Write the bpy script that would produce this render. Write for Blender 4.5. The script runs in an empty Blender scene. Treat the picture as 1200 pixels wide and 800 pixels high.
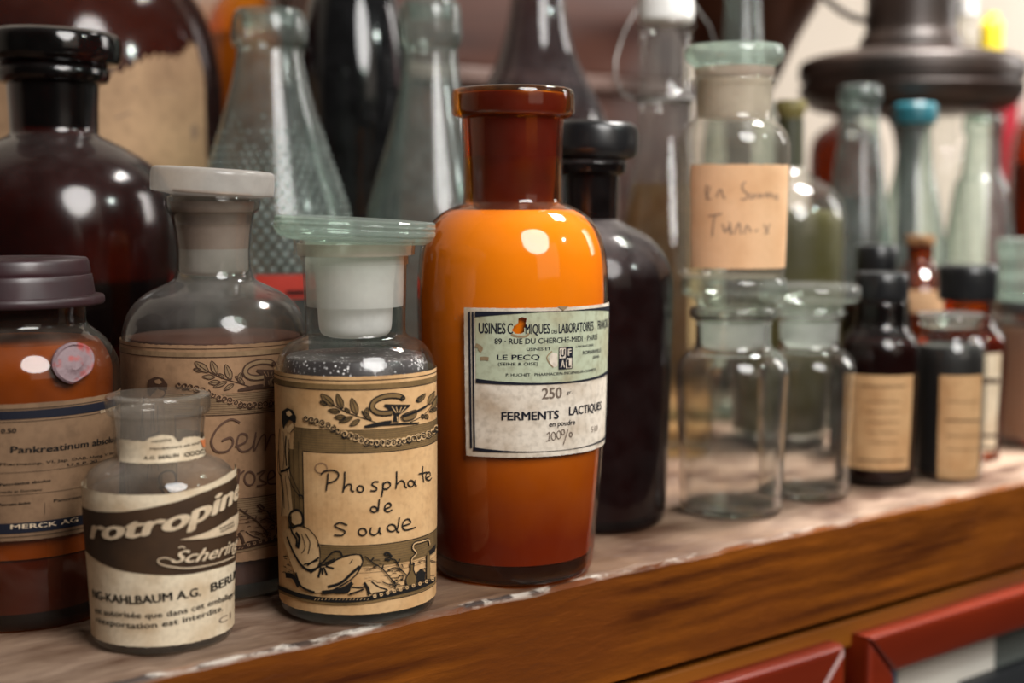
import bpy, bmesh, math, random
from mathutils import Vector, Matrix
from mathutils.geometry import tessellate_polygon
random.seed(7)
SC = bpy.context.scene
COL = SC.collection
# ------------------------------------------------------------------ camera, light, exposure
FPX, HC, HZ, TH = 1667.0, 0.167, 235.0, math.radians(51.0)
PIT = math.atan((400 - HZ) / FPX)
CP, SP = math.cos(PIT), math.sin(PIT)
FW = Vector((math.cos(TH), math.sin(TH), 0)); RT = Vector((math.sin(TH), -math.cos(TH), 0)); UZ = Vector((0, 0, 1))
VIEW = FW * CP - UZ * SP; UPV = FW * SP + UZ * CP
EYE = Vector((0, 0, HC))
cam = bpy.data.cameras.new('camera'); camo = bpy.data.objects.new('camera', cam); COL.objects.link(camo)
cam.sensor_width = 36.0; cam.lens = FPX * 36.0 / 1200.0
cam.clip_start = 0.01
M = Matrix((RT, UPV, -VIEW)).transposed().to_4x4(); M.translation = EYE
camo.matrix_world = M
cam.dof.use_dof = True; cam.dof.focus_distance = 0.585; cam.dof.aperture_fstop = 5.0
SC.camera = camo
SC.view_settings.view_transform = 'Standard'; SC.view_settings.look = 'None'
SC.view_settings.exposure = -0.14; SC.view_settings.gamma = 1.0
SC.view_settings.use_curve_mapping = False
cy = SC.cycles
cy.max_bounces = 24; cy.transparent_max_bounces = 40; cy.transmission_bounces = 20; cy.glossy_bounces = 8; cy.diffuse_bounces = 4
cy.use_denoising = True; cy.sample_clamp_indirect = 4.0; cy.blur_glossy = 0.6
w = bpy.data.worlds.new('room_air'); SC.world = w; w.use_nodes = True
w.node_tree.nodes['Background'].inputs[0].default_value = (1.0, 0.86, 0.74, 1)
w.node_tree.nodes['Background'].inputs[1].default_value = 0.035
def area(name, loc, target, sx, sy, power, col):
    l = bpy.data.lights.new(name, 'AREA'); l.shape = 'RECTANGLE'; l.size = sx; l.size_y = sy; l.energy = power; l.color = col
    o = bpy.data.objects.new(name, l); COL.objects.link(o); o.location = loc
    o.rotation_euler = (Vector(target) - Vector(loc)).to_track_quat('-Z', 'Y').to_euler()
    return o
FOC = FW * 0.66 + Vector((0, 0, 0.10))
area('skylight', RT * 0.46 - FW * 0.10 + UZ * 0.80, FOC, 0.60, 0.74, 19.5, (1.0, 0.98, 0.95)).data.shape = 'ELLIPSE'
area('warm_fill_light', RT * 1.3 - FW * 0.75 + UZ * 0.75, FOC, 1.0, 1.0, 3.0, (1.0, 0.88, 0.74))  # added weak warm fill from behind the camera
area('right_fill_light', FW * 1.05 + RT * 0.50 + UZ * 1.00, FW * 0.95 + RT * 0.36, 0.30, 0.20, 9.0, (1.0, 0.96, 0.91)).data.spread = math.radians(75)  # added unseen overhead fill, brightens the worktop and labels at the right
area('lamp_light', FW * 0.30 + RT * 1.15 + UZ * 0.85, FW * 0.8 + UZ * 0.1, 0.07, 0.03, 3.0, (0.88, 1.0, 0.93))
area('far_window_light', FW * 1.9 + RT * 2.1 + UZ * 0.9, FW * 1.9 + RT * 0.55 + UZ * 0.25, 0.7, 0.9, 10.0, (1.0, 0.96, 0.92)).data.spread = math.radians(70)

# ------------------------------------------------------------------ projection helpers (photograph pixel -> place)
def ray(px, py): return (VIEW * FPX + RT * (px - 600) + UPV * (400 - py)).normalized()
def ground(px, py, z=0.0):
    r = ray(px, py); t = (z - HC) / r.z
    return EYE + r * t
class Spot:
    """a vertical axis standing at plan position P"""
    def __init__(s, cx, by=None, d=None, z0=0.0):
        if by is not None: p = ground(cx, by, z0)
        else:
            p = FW * d; zc = d * CP + (HC - z0) * SP; p = p + RT * ((cx - 600) * zc / FPX)
        s.P = Vector((p.x, p.y, z0)); s.d = s.P.xy.dot(FW.xy); s.z0 = z0
        s.phi0 = math.atan2(-s.P.y, -s.P.x)
    def z(s, py, dd=0.0):
        t = (400 - py) / FPX; return HC + (s.d - dd) * (t * CP - SP) / (CP + t * SP) - s.z0
    def sc(s, py): return (s.d * CP - (s.z(py) + s.z0 - HC) * SP) / FPX
    def rz(s, prof):
        out = []
        for q in prof: out.append((q[1] * s.sc(q[0]), max(0.0, s.z(q[0])), len(q) > 2))
        return out
# ------------------------------------------------------------------ materials
MATS = {}
def newmat(name):
    m = bpy.data.materials.new(name); m.use_nodes = True; nt = m.node_tree; nt.nodes.clear()
    out = nt.nodes.new('ShaderNodeOutputMaterial'); MATS[name] = m
    def N(t, **kw):
        n = nt.nodes.new('ShaderNode' + t)
        for k, v in kw.items():
            if k.startswith('i_'):
                key = k[2:]; key = int(key) if key.isdigit() else key.replace('_', ' ')
                n.inputs[key].default_value = v
            else: setattr(n, k, v)
        return n
    return m, nt, N, (lambda a, b: nt.links.new(a, b)), out
def c4(c): return (c[0], c[1], c[2], 1)
def noise_fac(N, L, scale, lo, hi, detail=4, vec=None, coord='Object', stretch=None):
    tc = N('TexCoord'); src = tc.outputs[coord]
    if stretch:
        mp = N('Mapping'); mp.inputs['Scale'].default_value = stretch; L(src, mp.inputs[0]); src = mp.outputs[0]
    n = N('TexNoise'); n.inputs['Scale'].default_value = scale; n.inputs['Detail'].default_value = detail; L(src, n.inputs['Vector'])
    r = N('MapRange'); r.inputs[1].default_value = lo; r.inputs[2].default_value = hi; L(n.outputs[0], r.inputs[0])
    return r.outputs[0]
def mixc(N, L, fac, a, b):
    m = N('Mix', data_type='RGBA')
    if hasattr(fac, 'links') : L(fac, m.inputs[0])
    else: m.inputs[0].default_value = fac
    for sock, v in ((m.inputs[6], a), (m.inputs[7], b)):
        if hasattr(v, 'links'): L(v, sock)
        else: sock.default_value = c4(v)
    return m.outputs[2]
def solid(name, col, rough=0.5, col2=None, scale=60, lo=.4, hi=.65, metal=0.0, spec=0.5, bump=0.0, coat=0.0, stretch=None, rough2=None):
    m, nt, N, L, out = newmat(name)
    p = N('BsdfPrincipled'); p.inputs['Roughness'].default_value = rough; p.inputs['Metallic'].default_value = metal
    p.inputs['Specular IOR Level'].default_value = spec; p.inputs['Coat Weight'].default_value = coat
    p.inputs['Coat Roughness'].default_value = 0.15
    if col2:
        f = noise_fac(N, L, scale, lo, hi, 6, stretch=stretch)
        L(mixc(N, L, f, col, col2), p.inputs['Base Color'])
        if rough2 is not None:
            r = N('MapRange'); r.inputs[3].default_value = rough; r.inputs[4].default_value = rough2; L(f, r.inputs[0]); L(r.outputs[0], p.inputs['Roughness'])
    else: p.inputs['Base Color'].default_value = c4(col)
    if bump:
        f2 = noise_fac(N, L, scale * 3, 0, 1, 5, stretch=stretch); b = N('Bump'); b.inputs['Strength'].default_value = bump; b.inputs['Distance'].default_value = 0.002
        L(f2, b.inputs['Height']); L(b.outputs[0], p.inputs['Normal'])
    L(p.outputs[0], out.inputs[0]); return m
def paper(name, col, stain, scale=55, lo=.42, hi=.72, fine=0.25):
    m, nt, N, L, out = newmat(name)
    p = N('BsdfPrincipled'); p.inputs['Roughness'].default_value = 0.75; p.inputs['Specular IOR Level'].default_value = .25
    f = noise_fac(N, L, scale, lo, hi, 5); f2 = noise_fac(N, L, scale * 7, .45, .75, 3)
    a = mixc(N, L, f, col, stain)
    mm = N('Math', operation='MULTIPLY'); mm.inputs[1].default_value = fine; L(f2, mm.inputs[0])
    b = mixc(N, L, mm.outputs[0], a, tuple(x * .45 for x in stain))
    L(b, p.inputs['Base Color']); L(p.outputs[0], out.inputs[0]); return m
def glass(name, tint, edge=None, rough=0.02, dust=0.0, dustcol=(.32, .28, .25), upd=0.0, ior=1.5, dscale=90, power=2.0, bump=0.0, bscale=300, frost=0.0, frostcol=(.7, .7, .68)):
    """one sheet of glass: what passes through is tinted (more where the wall is seen edge-on), the rest is mirrored; dust lies on top"""
    m, nt, N, L, out = newmat(name)
    edge = edge or tuple(x * x for x in tint)
    lw = N('LayerWeight'); lw.inputs['Blend'].default_value = 0.5
    pw = N('Math', operation='POWER'); pw.inputs[1].default_value = power; L(lw.outputs['Facing'], pw.inputs[0])
    tr = N('BsdfTransparent'); L(mixc(N, L, pw.outputs[0], tint, edge), tr.inputs[0])
    gl = N('BsdfGlossy'); gl.inputs['Roughness'].default_value = rough; gl.inputs[0].default_value = (1, 1, 1, 1)
    f0 = ((ior - 1) / (ior + 1)) ** 2      # Schlick's rule, the same from either side of the sheet
    p5 = N('Math', operation='POWER'); p5.inputs[1].default_value = 5.0; L(lw.outputs['Facing'], p5.inputs[0])
    fr = N('MapRange'); fr.inputs[3].default_value = f0; fr.inputs[4].default_value = 0.9; L(p5.outputs[0], fr.inputs[0])
    mx = N('MixShader'); L(fr.outputs[0], mx.inputs[0]); L(tr.outputs[0], mx.inputs[1]); L(gl.outputs[0], mx.inputs[2])
    if bump:
        n = N('TexNoise'); n.inputs['Scale'].default_value = bscale; tc = N('TexCoord'); L(tc.outputs['Object'], n.inputs['Vector'])
        b = N('Bump'); b.inputs['Strength'].default_value = bump; b.inputs['Distance'].default_value = 0.001; L(n.outputs[0], b.inputs['Height'])
        L(b.outputs[0], gl.inputs['Normal'])
    last = mx.outputs[0]
    if frost:
        df = N('BsdfDiffuse'); df.inputs[0].default_value = c4(frostcol); ts = N('BsdfTranslucent'); ts.inputs[0].default_value = c4(frostcol)
        m2 = N('MixShader'); m2.inputs[0].default_value = .35; L(df.outputs[0], m2.inputs[1]); L(ts.outputs[0], m2.inputs[2])
        m3 = N('MixShader'); ff = noise_fac(N, L, 120, .1, .9, 4); mul = N('MapRange'); mul.inputs[3].default_value = frost * .6; mul.inputs[4].default_value = frost; L(ff, mul.inputs[0])
        L(mul.outputs[0], m3.inputs[0]); L(last, m3.inputs[1]); L(m2.outputs[0], m3.inputs[2]); last = m3.outputs[0]
    if dust or upd:
        df = N('BsdfDiffuse'); df.inputs[0].default_value = c4(dustcol)
        f = noise_fac(N, L, dscale, .35, .75, 6)
        g = N('NewGeometry'); sx = N('SeparateXYZ'); L(g.outputs['Normal'], sx.inputs[0])
        up = N('MapRange'); up.inputs[1].default_value = .15; up.inputs[2].default_value = 1.0; up.inputs[3].default_value = dust; up.inputs[4].default_value = dust + upd
        L(sx.outputs[2], up.inputs[0])
        k = N('MapRange'); k.inputs[3].default_value = .45; k.inputs[4].default_value = 1.15; L(f, k.inputs[0])
        mu = N('Math', operation='MULTIPLY', use_clamp=True); L(up.outputs[0], mu.inputs[0]); L(k.outputs[0], mu.inputs[1])
        m4 = N('MixShader'); L(mu.outputs[0], m4.inputs[0]); L(last, m4.inputs[1]); L(df.outputs[0], m4.inputs[2]); last = m4.outputs[0]
    L(last, out.inputs[0]); return m
def realglass(name, col=(.93, .97, .95), rough=0.0, ior=1.46, bump=0, bscale=300, dust=0.0, dustcol=(.35, .33, .3)):
    m, nt, N, L, out = newmat(name)
    g = N('BsdfGlass'); g.inputs['Color'].default_value = c4(col); g.inputs['Roughness'].default_value = rough; g.inputs['IOR'].default_value = ior
    last = g.outputs[0]
    if bump:
        v = N('TexVoronoi'); v.inputs['Scale'].default_value = bscale; tc = N('TexCoord'); L(tc.outputs['Object'], v.inputs['Vector'])
        b = N('Bump'); b.inputs['Strength'].default_value = bump; b.inputs['Distance'].default_value = 0.001; b.invert = True; L(v.outputs[0], b.inputs['Height']); L(b.outputs[0], g.inputs['Normal'])
    if dust:
        df = N('BsdfDiffuse'); df.inputs[0].default_value = c4(dustcol); f = noise_fac(N, L, 90, .3, .8, 6)
        mu = N('Math', operation='MULTIPLY'); mu.inputs[1].default_value = dust; L(f, mu.inputs[0])
        m4 = N('MixShader'); L(mu.outputs[0], m4.inputs[0]); L(last, m4.inputs[1]); L(df.outputs[0], m4.inputs[2]); last = m4.outputs[0]
    L(last, out.inputs[0]); return m
# ------------------------------------------------------------------ object helpers
def setp(o, label=None, cat=None, group=None, kind=None):
    if label: o['label'] = label
    if cat: o['category'] = cat
    if group: o['group'] = group
    if kind: o['kind'] = kind
    return o
def thing(name, P, label, cat, group=None):
    o = bpy.data.objects.new(name, None); COL.objects.link(o); o.location = P; o.empty_display_size = .02
    return setp(o, label, cat, group)
def link(name, bm, mat, parent=None, loc=None, smooth=True, sharp=35, label=None):
    bmesh.ops.remove_doubles(bm, verts=bm.verts, dist=1e-6) if smooth else None
    me = bpy.data.meshes.new(name); bm.to_mesh(me); bm.free()
    for m in (mat if isinstance(mat, (list, tuple)) else [mat]): me.materials.append(m)
    if smooth:
        me.polygons.foreach_set('use_smooth', [True] * len(me.polygons)); me.set_sharp_from_angle(angle=math.radians(sharp))
    o = bpy.data.objects.new(name, me); COL.objects.link(o)
    if parent: o.parent = parent
    if loc is not None: o.location = loc
    if label: o['label'] = label
    return o
def spline(pts, n=4):
    """pts (r,z,sharp): smooth curve, corners where sharp"""
    pts = [q if len(q) > 2 else (q[0], q[1], False) for q in pts]
    out = []; k = len(pts)
    for i in range(k - 1):
        p1, p2 = pts[i], pts[i + 1]
        p0 = pts[i - 1] if i > 0 and not p1[2] else None
        p3 = pts[i + 2] if i + 2 < k and not p2[2] else None
        m1 = ((p2[0] - p0[0]) * .5, (p2[1] - p0[1]) * .5) if p0 else (p2[0] - p1[0], p2[1] - p1[1])
        m2 = ((p3[0] - p1[0]) * .5, (p3[1] - p1[1]) * .5) if p3 else (p2[0] - p1[0], p2[1] - p1[1])
        ln = math.hypot(p2[0] - p1[0], p2[1] - p1[1])
        for j, mm in ((0, m1), (1, m2)):
            l = math.hypot(*mm)
            if l > ln * 1.3:
                mm = (mm[0] * ln * 1.3 / l, mm[1] * ln * 1.3 / l)
                if j == 0: m1 = mm
                else: m2 = mm
        for s in range(n):
            t = s / n; h = (2*t**3 - 3*t*t + 1, t**3 - 2*t*t + t, -2*t**3 + 3*t*t, t**3 - t*t)
            out.append(tuple(h[0]*p1[c] + h[1]*m1[c] + h[2]*p2[c] + h[3]*m2[c] for c in (0, 1)))
    out.append((pts[-1][0], pts[-1][1])); return out
def lathe(bm, prof, seg=72, off=(0, 0, 0), mat=None, close=False):
    rings = []
    for r, z in prof:
        if r < 1e-6: rings.append([bm.verts.new((off[0], off[1], off[2] + z))])
        else: rings.append([bm.verts.new((off[0] + r * math.cos(2*math.pi*i/seg), off[1] + r * math.sin(2*math.pi*i/seg), off[2] + z)) for i in range(seg)])
    pairs = list(zip(rings, rings[1:])) + ([(rings[-1], rings[0])] if close else [])
    for a, b in pairs:
        for i in range(seg):
            j = (i + 1) % seg
            if len(a) == 1 and len(b) == 1: continue
            if len(a) == 1: f = (a[0], b[j], b[i])
            elif len(b) == 1: f = (a[i], a[j], b[0])
            else: f = (a[i], a[j], b[j], b[i])
            try:
                q = bm.faces.new(f)
                if mat is not None: q.material_index = mat
            except ValueError: pass
    if mat is None: pass
    return bm
def outer(spot, prof, n=4):
    p = spline(spot.rz(prof), n); return [(0.0, p[0][1])] + p
def shell(prof, t, base=None):
    """outer profile (starts on the axis) -> closed thick wall with a hollow"""
    base = base or t * 1.6; z0 = prof[0][1]; n = len(prof); inn = []
    for i in range(1, n):
        a = prof[max(1, i - 1)]; b = prof[min(n - 1, i + 1)]
        dx, dz = b[0] - a[0], b[1] - a[1]; l = math.hypot(dx, dz) or 1
        r = prof[i][0] - t * dz / l; z = prof[i][1] + t * dx / l
        inn.append((max(r, 0.0004), max(z, z0 + base)))
    inn[-1] = (max(prof[-1][0] - t, .0004), prof[-1][1])
    inn = [q for k, q in enumerate(inn)]
    return prof + inn[::-1] + [(0.0, z0 + base)]
def inset(prof, t, z1, z0=None):
    """contents: profile pulled in by t, cut flat at height z1"""
    z0 = z0 if z0 is not None else prof[0][1] + t * 2
    out = [(0.0, z0)]; q = [(max(r - t, .0005), z) for r, z in prof[1:]]
    started = False
    for (a, b) in zip(q, q[1:]):
        for s in range(3):
            u = s / 3; r = a[0] + (b[0] - a[0]) * u; z = a[1] + (b[1] - a[1]) * u
            if z0 <= z <= z1:
                if not started: out.append((r, z0)); started = True
                out.append((r, z))
    out.append((out[-1][0] * .98, z1)); out.append((0.0, z1 + .0005)); return out
def box(bm, a, b, mat=0):
    x0, y0, z0 = a; x1, y1, z1 = b
    v = [bm.verts.new(p) for p in ((x0,y0,z0),(x1,y0,z0),(x1,y1,z0),(x0,y1,z0),(x0,y0,z1),(x1,y0,z1),(x1,y1,z1),(x0,y1,z1))]
    for f in ((0,3,2,1),(4,5,6,7),(0,1,5,4),(1,2,6,5),(2,3,7,6),(3,0,4,7)):
        q = bm.faces.new([v[i] for i in f]); q.material_index = mat
    return bm
def bbox(a, b, bev=.001, seg=2):
    bm = bmesh.new(); box(bm, a, b)
    if bev: bmesh.ops.bevel(bm, geom=bm.edges[:], offset=bev, segments=seg, affect='EDGES', profile=.5)
    return bm
def tube(bm, pts, r, seg=8, cap=True):
    pts = [Vector(p) for p in pts]; rings = []; up = Vector((0, 0, 1)); prev = None
    for i, p in enumerate(pts):
        t = (pts[min(i+1, len(pts)-1)] - pts[max(i-1, 0)]).normalized()
        u = prev if prev else (up if abs(t.dot(up)) < .9 else Vector((1, 0, 0)))
        a = (u - t * u.dot(t)).normalized(); b = t.cross(a); prev = a
        rings.append([bm.verts.new(p + (a * math.cos(2*math.pi*k/seg) + b * math.sin(2*math.pi*k/seg)) * r) for k in range(seg)])
    for A, B in zip(rings, rings[1:]):
        for k in range(seg): bm.faces.new((A[k], A[(k+1) % seg], B[(k+1) % seg], B[k]))
    if cap: bm.faces.new(rings[0][::-1]); bm.faces.new(rings[-1])
    return bm
def crom(pts, n=6, closed=False):
    k = len(pts); out = []
    rng = k if closed else k - 1
    for i in range(rng):
        g = (lambda j: pts[j % k]) if closed else (lambda j: pts[max(0, min(k - 1, j))])
        p0, p1, p2, p3 = g(i-1), g(i), g(i+1), g(i+2)
        for s in range(n):
            t = s / n
            out.append(tuple(.5*(2*p1[c] + (p2[c]-p0[c])*t + (2*p0[c]-5*p1[c]+4*p2[c]-p3[c])*t*t + (3*p1[c]-p0[c]-3*p2[c]+p3[c])*t**3) for c in range(len(p1))))
    if not closed: out.append(tuple(pts[-1]))
    return out
# ------------------------------------------------------------------ printed labels on round glass
_TC = {}
def text_mesh(s, bold=0.0, shear=0.0):
    if bold:      # heavier face: the same letters laid over themselves, slightly shifted
        V, Fs = text_mesh(s, 0.0, shear); VV, FF = [], []
        for dx, dy in ((-bold, 0), (bold, 0), (0, bold*.5), (0, -bold*.5)):
            n = len(VV); VV += [(x+dx, y+dy) for x, y in V]; FF += [tuple(i+n for i in f) for f in Fs]
        return VV, FF
    key = (s, bold, shear)
    if key not in _TC:
        cu = bpy.data.curves.new('lettering_curve', 'FONT'); cu.body = s; cu.size = 1.0; cu.shear = shear; cu.offset = bold; cu.resolution_u = 3
        o = bpy.data.objects.new('lettering_curve', cu); COL.objects.link(o)
        bpy.context.view_layer.update()
        me = bpy.data.meshes.new_from_object(o.evaluated_get(bpy.context.evaluated_depsgraph_get()))
        V = [(v.co.x, v.co.y) for v in me.vertices]; Fs = [tuple(p.vertices) for p in me.polygons]
        bpy.data.objects.remove(o); bpy.data.curves.remove(cu); bpy.data.meshes.remove(me)
        _TC[key] = (V, Fs)
    return _TC[key]
class Label:
    """paper wrapped round a bottle of radius R(z); coordinates are (arc a, height z); s() traces a photograph pixel onto it"""
    def __init__(s, spot, rad, parent, xf=None, src=None):
        s.sp = spot; s.R = rad if callable(rad) else (lambda z: rad); s.root = parent; s.ink = {}; s.xf = xf; s.src = src; s.Rm = s.R(0.05) if not callable(rad) else None
        s.Rref = None
    def rr(s): return s.Rref or s.R(0.05)
    def s(s, px, py):
        if s.src is not None: return s.xf(*s.src.s(px, py))
        d = ray(px, py); P = s.sp.P; R = s.rr(); o = EYE - Vector((P.x, P.y, 0))
        for it in range(3):
            A = d.x*d.x + d.y*d.y; B = 2*(o.x*d.x + o.y*d.y); Cc = o.x*o.x + o.y*o.y - R*R
            D = B*B - 4*A*Cc
            t = (-B - math.sqrt(max(D, 0))) / (2*A); h = o + d * t; R = s.R(h.z - P.z)
        ang = math.atan2(h.y, h.x) - s.sp.phi0
        ang = (ang + math.pi) % (2*math.pi) - math.pi
        return (ang * s.rr(), h.z - P.z)
    def pos(s, a, z, off):
        R = s.R(z) + off; g = s.sp.phi0 + a / s.rr(); return (R * math.cos(g), R * math.sin(g), z)
    def px(s): return (s.sp.d - s.rr()) / FPX      # metres per photograph pixel on the front of the glass
    def bm(s, key):
        if key not in s.ink: s.ink[key] = bmesh.new()
        return s.ink[key]
    def sheet(s, a0, a1, zlo, zhi, mat, na=90, nz=40, hole=None, name='label', off=.00015, jag=0.0):
        bm = bmesh.new(); f0 = zlo if callable(zlo) else (lambda a: zlo); f1 = zhi if callable(zhi) else (lambda a: zhi)
        g = []
        for i in range(na + 1):
            a = a0 + (a1 - a0) * i / na; lo, hi = f0(a), f1(a)
            col = []
            for k in range(nz + 1):
                z = lo + (hi - lo) * k / nz
                if jag and k in (0, nz): z += random.uniform(-jag, jag)
                aa = a + (random.uniform(-jag, jag) if jag and i in (0, na) else 0)
                col.append((bm.verts.new(s.pos(aa, z, off)), aa, z))
            g.append(col)
        for i in range(na):
            for k in range(nz):
                if hole:
                    am = (g[i][k][1] + g[i+1][k+1][1]) / 2; zm = (g[i][k][2] + g[i+1][k+1][2]) / 2
                    if inpoly(am, zm, hole): continue
                bm.faces.new((g[i][k][0], g[i+1][k][0], g[i+1][k+1][0], g[i][k+1][0]))
        s.obj = link(name, bm, mat, s.root, smooth=True); return s.obj
    def stroke(s, key, pts, wpx, off=.0004, smooth=True, closed=False, raw=False, taper=False, n=5):
        q = [tuple(p) if raw else s.s(*p) for p in pts]
        if smooth and len(q) > 2: q = crom(q, n, closed)
        elif len(q) == 2:
            m = max(2, int(abs(q[0][0]-q[1][0]) / .002) + 1); q = [(q[0][0] + (q[1][0]-q[0][0])*i/m, q[0][1] + (q[1][1]-q[0][1])*i/m) for i in range(m+1)]
        if closed: q = q + [q[0], q[1]]
        w = wpx * s.px() / 2; bm = s.bm(key); prev = None; k = len(q)
        for i in range(k):
            a = q[max(0, i-1)]; b = q[min(k-1, i+1)]; dx, dy = b[0]-a[0], b[1]-a[1]; l = math.hypot(dx, dy) or 1
            ww = w * (.35 + .65*math.sin(math.pi*(i+.3)/(k))) if taper else w
            nx, ny = -dy/l*ww, dx/l*ww
            cur = (bm.verts.new(s.pos(q[i][0]-nx, q[i][1]-ny, off)), bm.verts.new(s.pos(q[i][0]+nx, q[i][1]+ny, off)))
            if prev: bm.faces.new((prev[0], cur[0], cur[1], prev[1]))
            prev = cur
    def fill(s, key, pts, off=.0003, raw=False, smooth=False):
        q = [tuple(p) if raw else s.s(*p) for p in pts]
        if smooth: q = crom(q, 4, True)
        # triangulate flat, split long edges so that the patch follows the curve of the glass, then wrap
        fb = bmesh.new(); fv = [fb.verts.new((a, z, 0)) for a, z in q]
        for t in tessellate_polygon([[Vector((a, z, 0)) for a, z in q]]):
            try: fb.faces.new([fv[i] for i in t])
            except ValueError: pass
        for _ in range(5):
            le = [e for e in fb.edges if e.calc_length() > .0022]
            if not le: break
            bmesh.ops.subdivide_edges(fb, edges=le, cuts=1); bmesh.ops.triangulate(fb, faces=fb.faces[:])
        bm = s.bm(key); fb.verts.index_update(); vs = [bm.verts.new(s.pos(v.co.x, v.co.y, off)) for v in fb.verts]
        for f in fb.faces:
            try: bm.faces.new([vs[v.index] for v in f.verts])
            except ValueError: pass
        fb.free()
    def band(s, key, a0, a1, lo, hi, off=.0003, n=40, m=12):
        f0 = lo if callable(lo) else (lambda a: lo); f1 = hi if callable(hi) else (lambda a: hi)
        bm = s.bm(key); prev = None
        for i in range(n + 1):
            a = a0 + (a1-a0)*i/n; lo_, hi_ = f0(a), f1(a)
            cur = [bm.verts.new(s.pos(a, lo_ + (hi_-lo_)*k/m, off)) for k in range(m+1)]
            if prev:
                for k in range(m): bm.faces.new((prev[k], cur[k], cur[k+1], prev[k+1]))
            prev = cur
    def rule(s, key, a0, a1, px, py, wpx, off=.0004):
        z = s.s(px, py)[1]; w = wpx*s.px()/2; s.band(key, a0, a1, z-w, z+w, off)
    def circ(s, key, px, py, rx, ry, wpx, off=.0004):
        s.stroke(key, [(px + rx*math.cos(t*math.pi/4), py + ry*math.sin(t*math.pi/4)) for t in range(8)], wpx, off, closed=True, n=3)
    def text(s, key, st, px, py, hpx, wpx=None, bold=0.0, shear=0.0, off=.0004, path=None, left=False, a=None, z=None):
        """cap height hpx, centred on the pixel (px,py), or running along a traced path (list of pixels on its baseline)"""
        V, Fs = text_mesh(st, bold, shear)
        if not V: return
        x0 = min(v[0] for v in V); x1 = max(v[0] for v in V); k = hpx*s.px()/.70
        if path:
            q = crom([s.s(*p) for p in path], 8); L = [0]
            for u, v in zip(q, q[1:]): L.append(L[-1] + math.hypot(v[0]-u[0], v[1]-u[1]))
            kx = L[-1]/(x1-x0)
            def mp(x, y):
                t = (x-x0)*kx; i = 0
                while i < len(L)-2 and L[i+1] < t: i += 1
                u, v = q[i], q[i+1]; f = (t-L[i])/((L[i+1]-L[i]) or 1); dx, dy = (v[0]-u[0]), (v[1]-u[1]); l = math.hypot(dx, dy) or 1
                return (u[0]+dx*f - dy/l*y*k, u[1]+dy*f + dx/l*y*k)
        else:
            ca, cz = s.s(px, py)
            if a is not None: ca = a
            kx = wpx*s.px()/(x1-x0) if wpx else k
            sh = 0 if left else (x1+x0)/2
            def mp(x, y): return (ca + (x-sh)*kx, cz + (y-.35)*k)
        bm = s.bm(key); vs = [bm.verts.new(s.pos(*mp(*v), off)) for v in V]
        for f in Fs:
            try: bm.faces.new([vs[i] for i in f])
            except ValueError: pass
    def done(s, names):
        """names: {key: (object name, material)}"""
        for k, bm in s.ink.items():
            nm, mt = names[k]; link(nm, bm, mt, s.obj, smooth=False)
def inpoly(x, y, P):
    c = False; j = len(P)-1
    for i in range(len(P)):
        if (P[i][1] > y) != (P[j][1] > y) and x < (P[j][0]-P[i][0])*(y-P[i][1])/((P[j][1]-P[i][1]) or 1e-12)+P[i][0]: c = not c
        j = i
    return c
# ------------------------------------------------------------------ materials of the place
WOODF = solid('varnished_wood', (.27, .085, .010), .38, (.085, .020, .003), 26, .38, .66, bump=.12, stretch=(.12, 1, 1.4), spec=.5, coat=.15)
WOODR = solid('rail_wood', (.24, .075, .007), .4, (.10, .025, .003), 26, .4, .7, bump=.05, stretch=(.12, 1, 1.4))
REDW = solid('red_mahogany', (.165, .015, .002), .36, (.09, .007, .0015), 22, .4, .7, stretch=(.15, 1, 1), spec=.4)
TOPW = solid('dusty_worktop', (.34, .225, .165), .55, (.13, .075, .048), 22, .42, .66, bump=.12, spec=.35, stretch=(.35, 1, 1), rough2=.4)
DARKW = solid('dark_inside', (.02, .015, .012), .8)
WALLM = solid('cream_plaster', (.68, .60, .51), .85, (.61, .53, .44), 3, .3, .7, bump=.03)
FLOORM = solid('floor_tile', (.30, .28, .25), .6, (.2, .19, .17), 4)
CHESTM = solid('old_mahogany', (.085, .028, .016), .5, (.03, .009, .006), 9, .35, .7, stretch=(.3, 1, 3), coat=.2)
CHESTG = solid('worn_moulding', (.20, .13, .11), .5, (.09, .05, .04), 9)
IRON = solid('brown_iron', (.040, .022, .016), .42, (.014, .009, .007), 20, .35, .7, metal=.25)
COPPER = solid('tarnished_copper', (.085, .028, .012), .42, (.03, .012, .008), 12, .3, .7, metal=.6)
BAKE = solid('black_bakelite', (.008, .008, .009), .3, (.02, .02, .02), 80, .5, .8)
BAKEP = solid('purple_bakelite', (.034, .012, .015), .30, (.018, .007, .009), 60, .35, .7, rough2=.6)
PORC = solid('white_porcelain', (.82, .80, .77), .3)
WIRE = solid('steel_wire', (.20, .19, .18), .4, metal=.8)
CORK = solid('cork', (.34, .17, .07), .9, (.14, .06, .02), 120)
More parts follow.
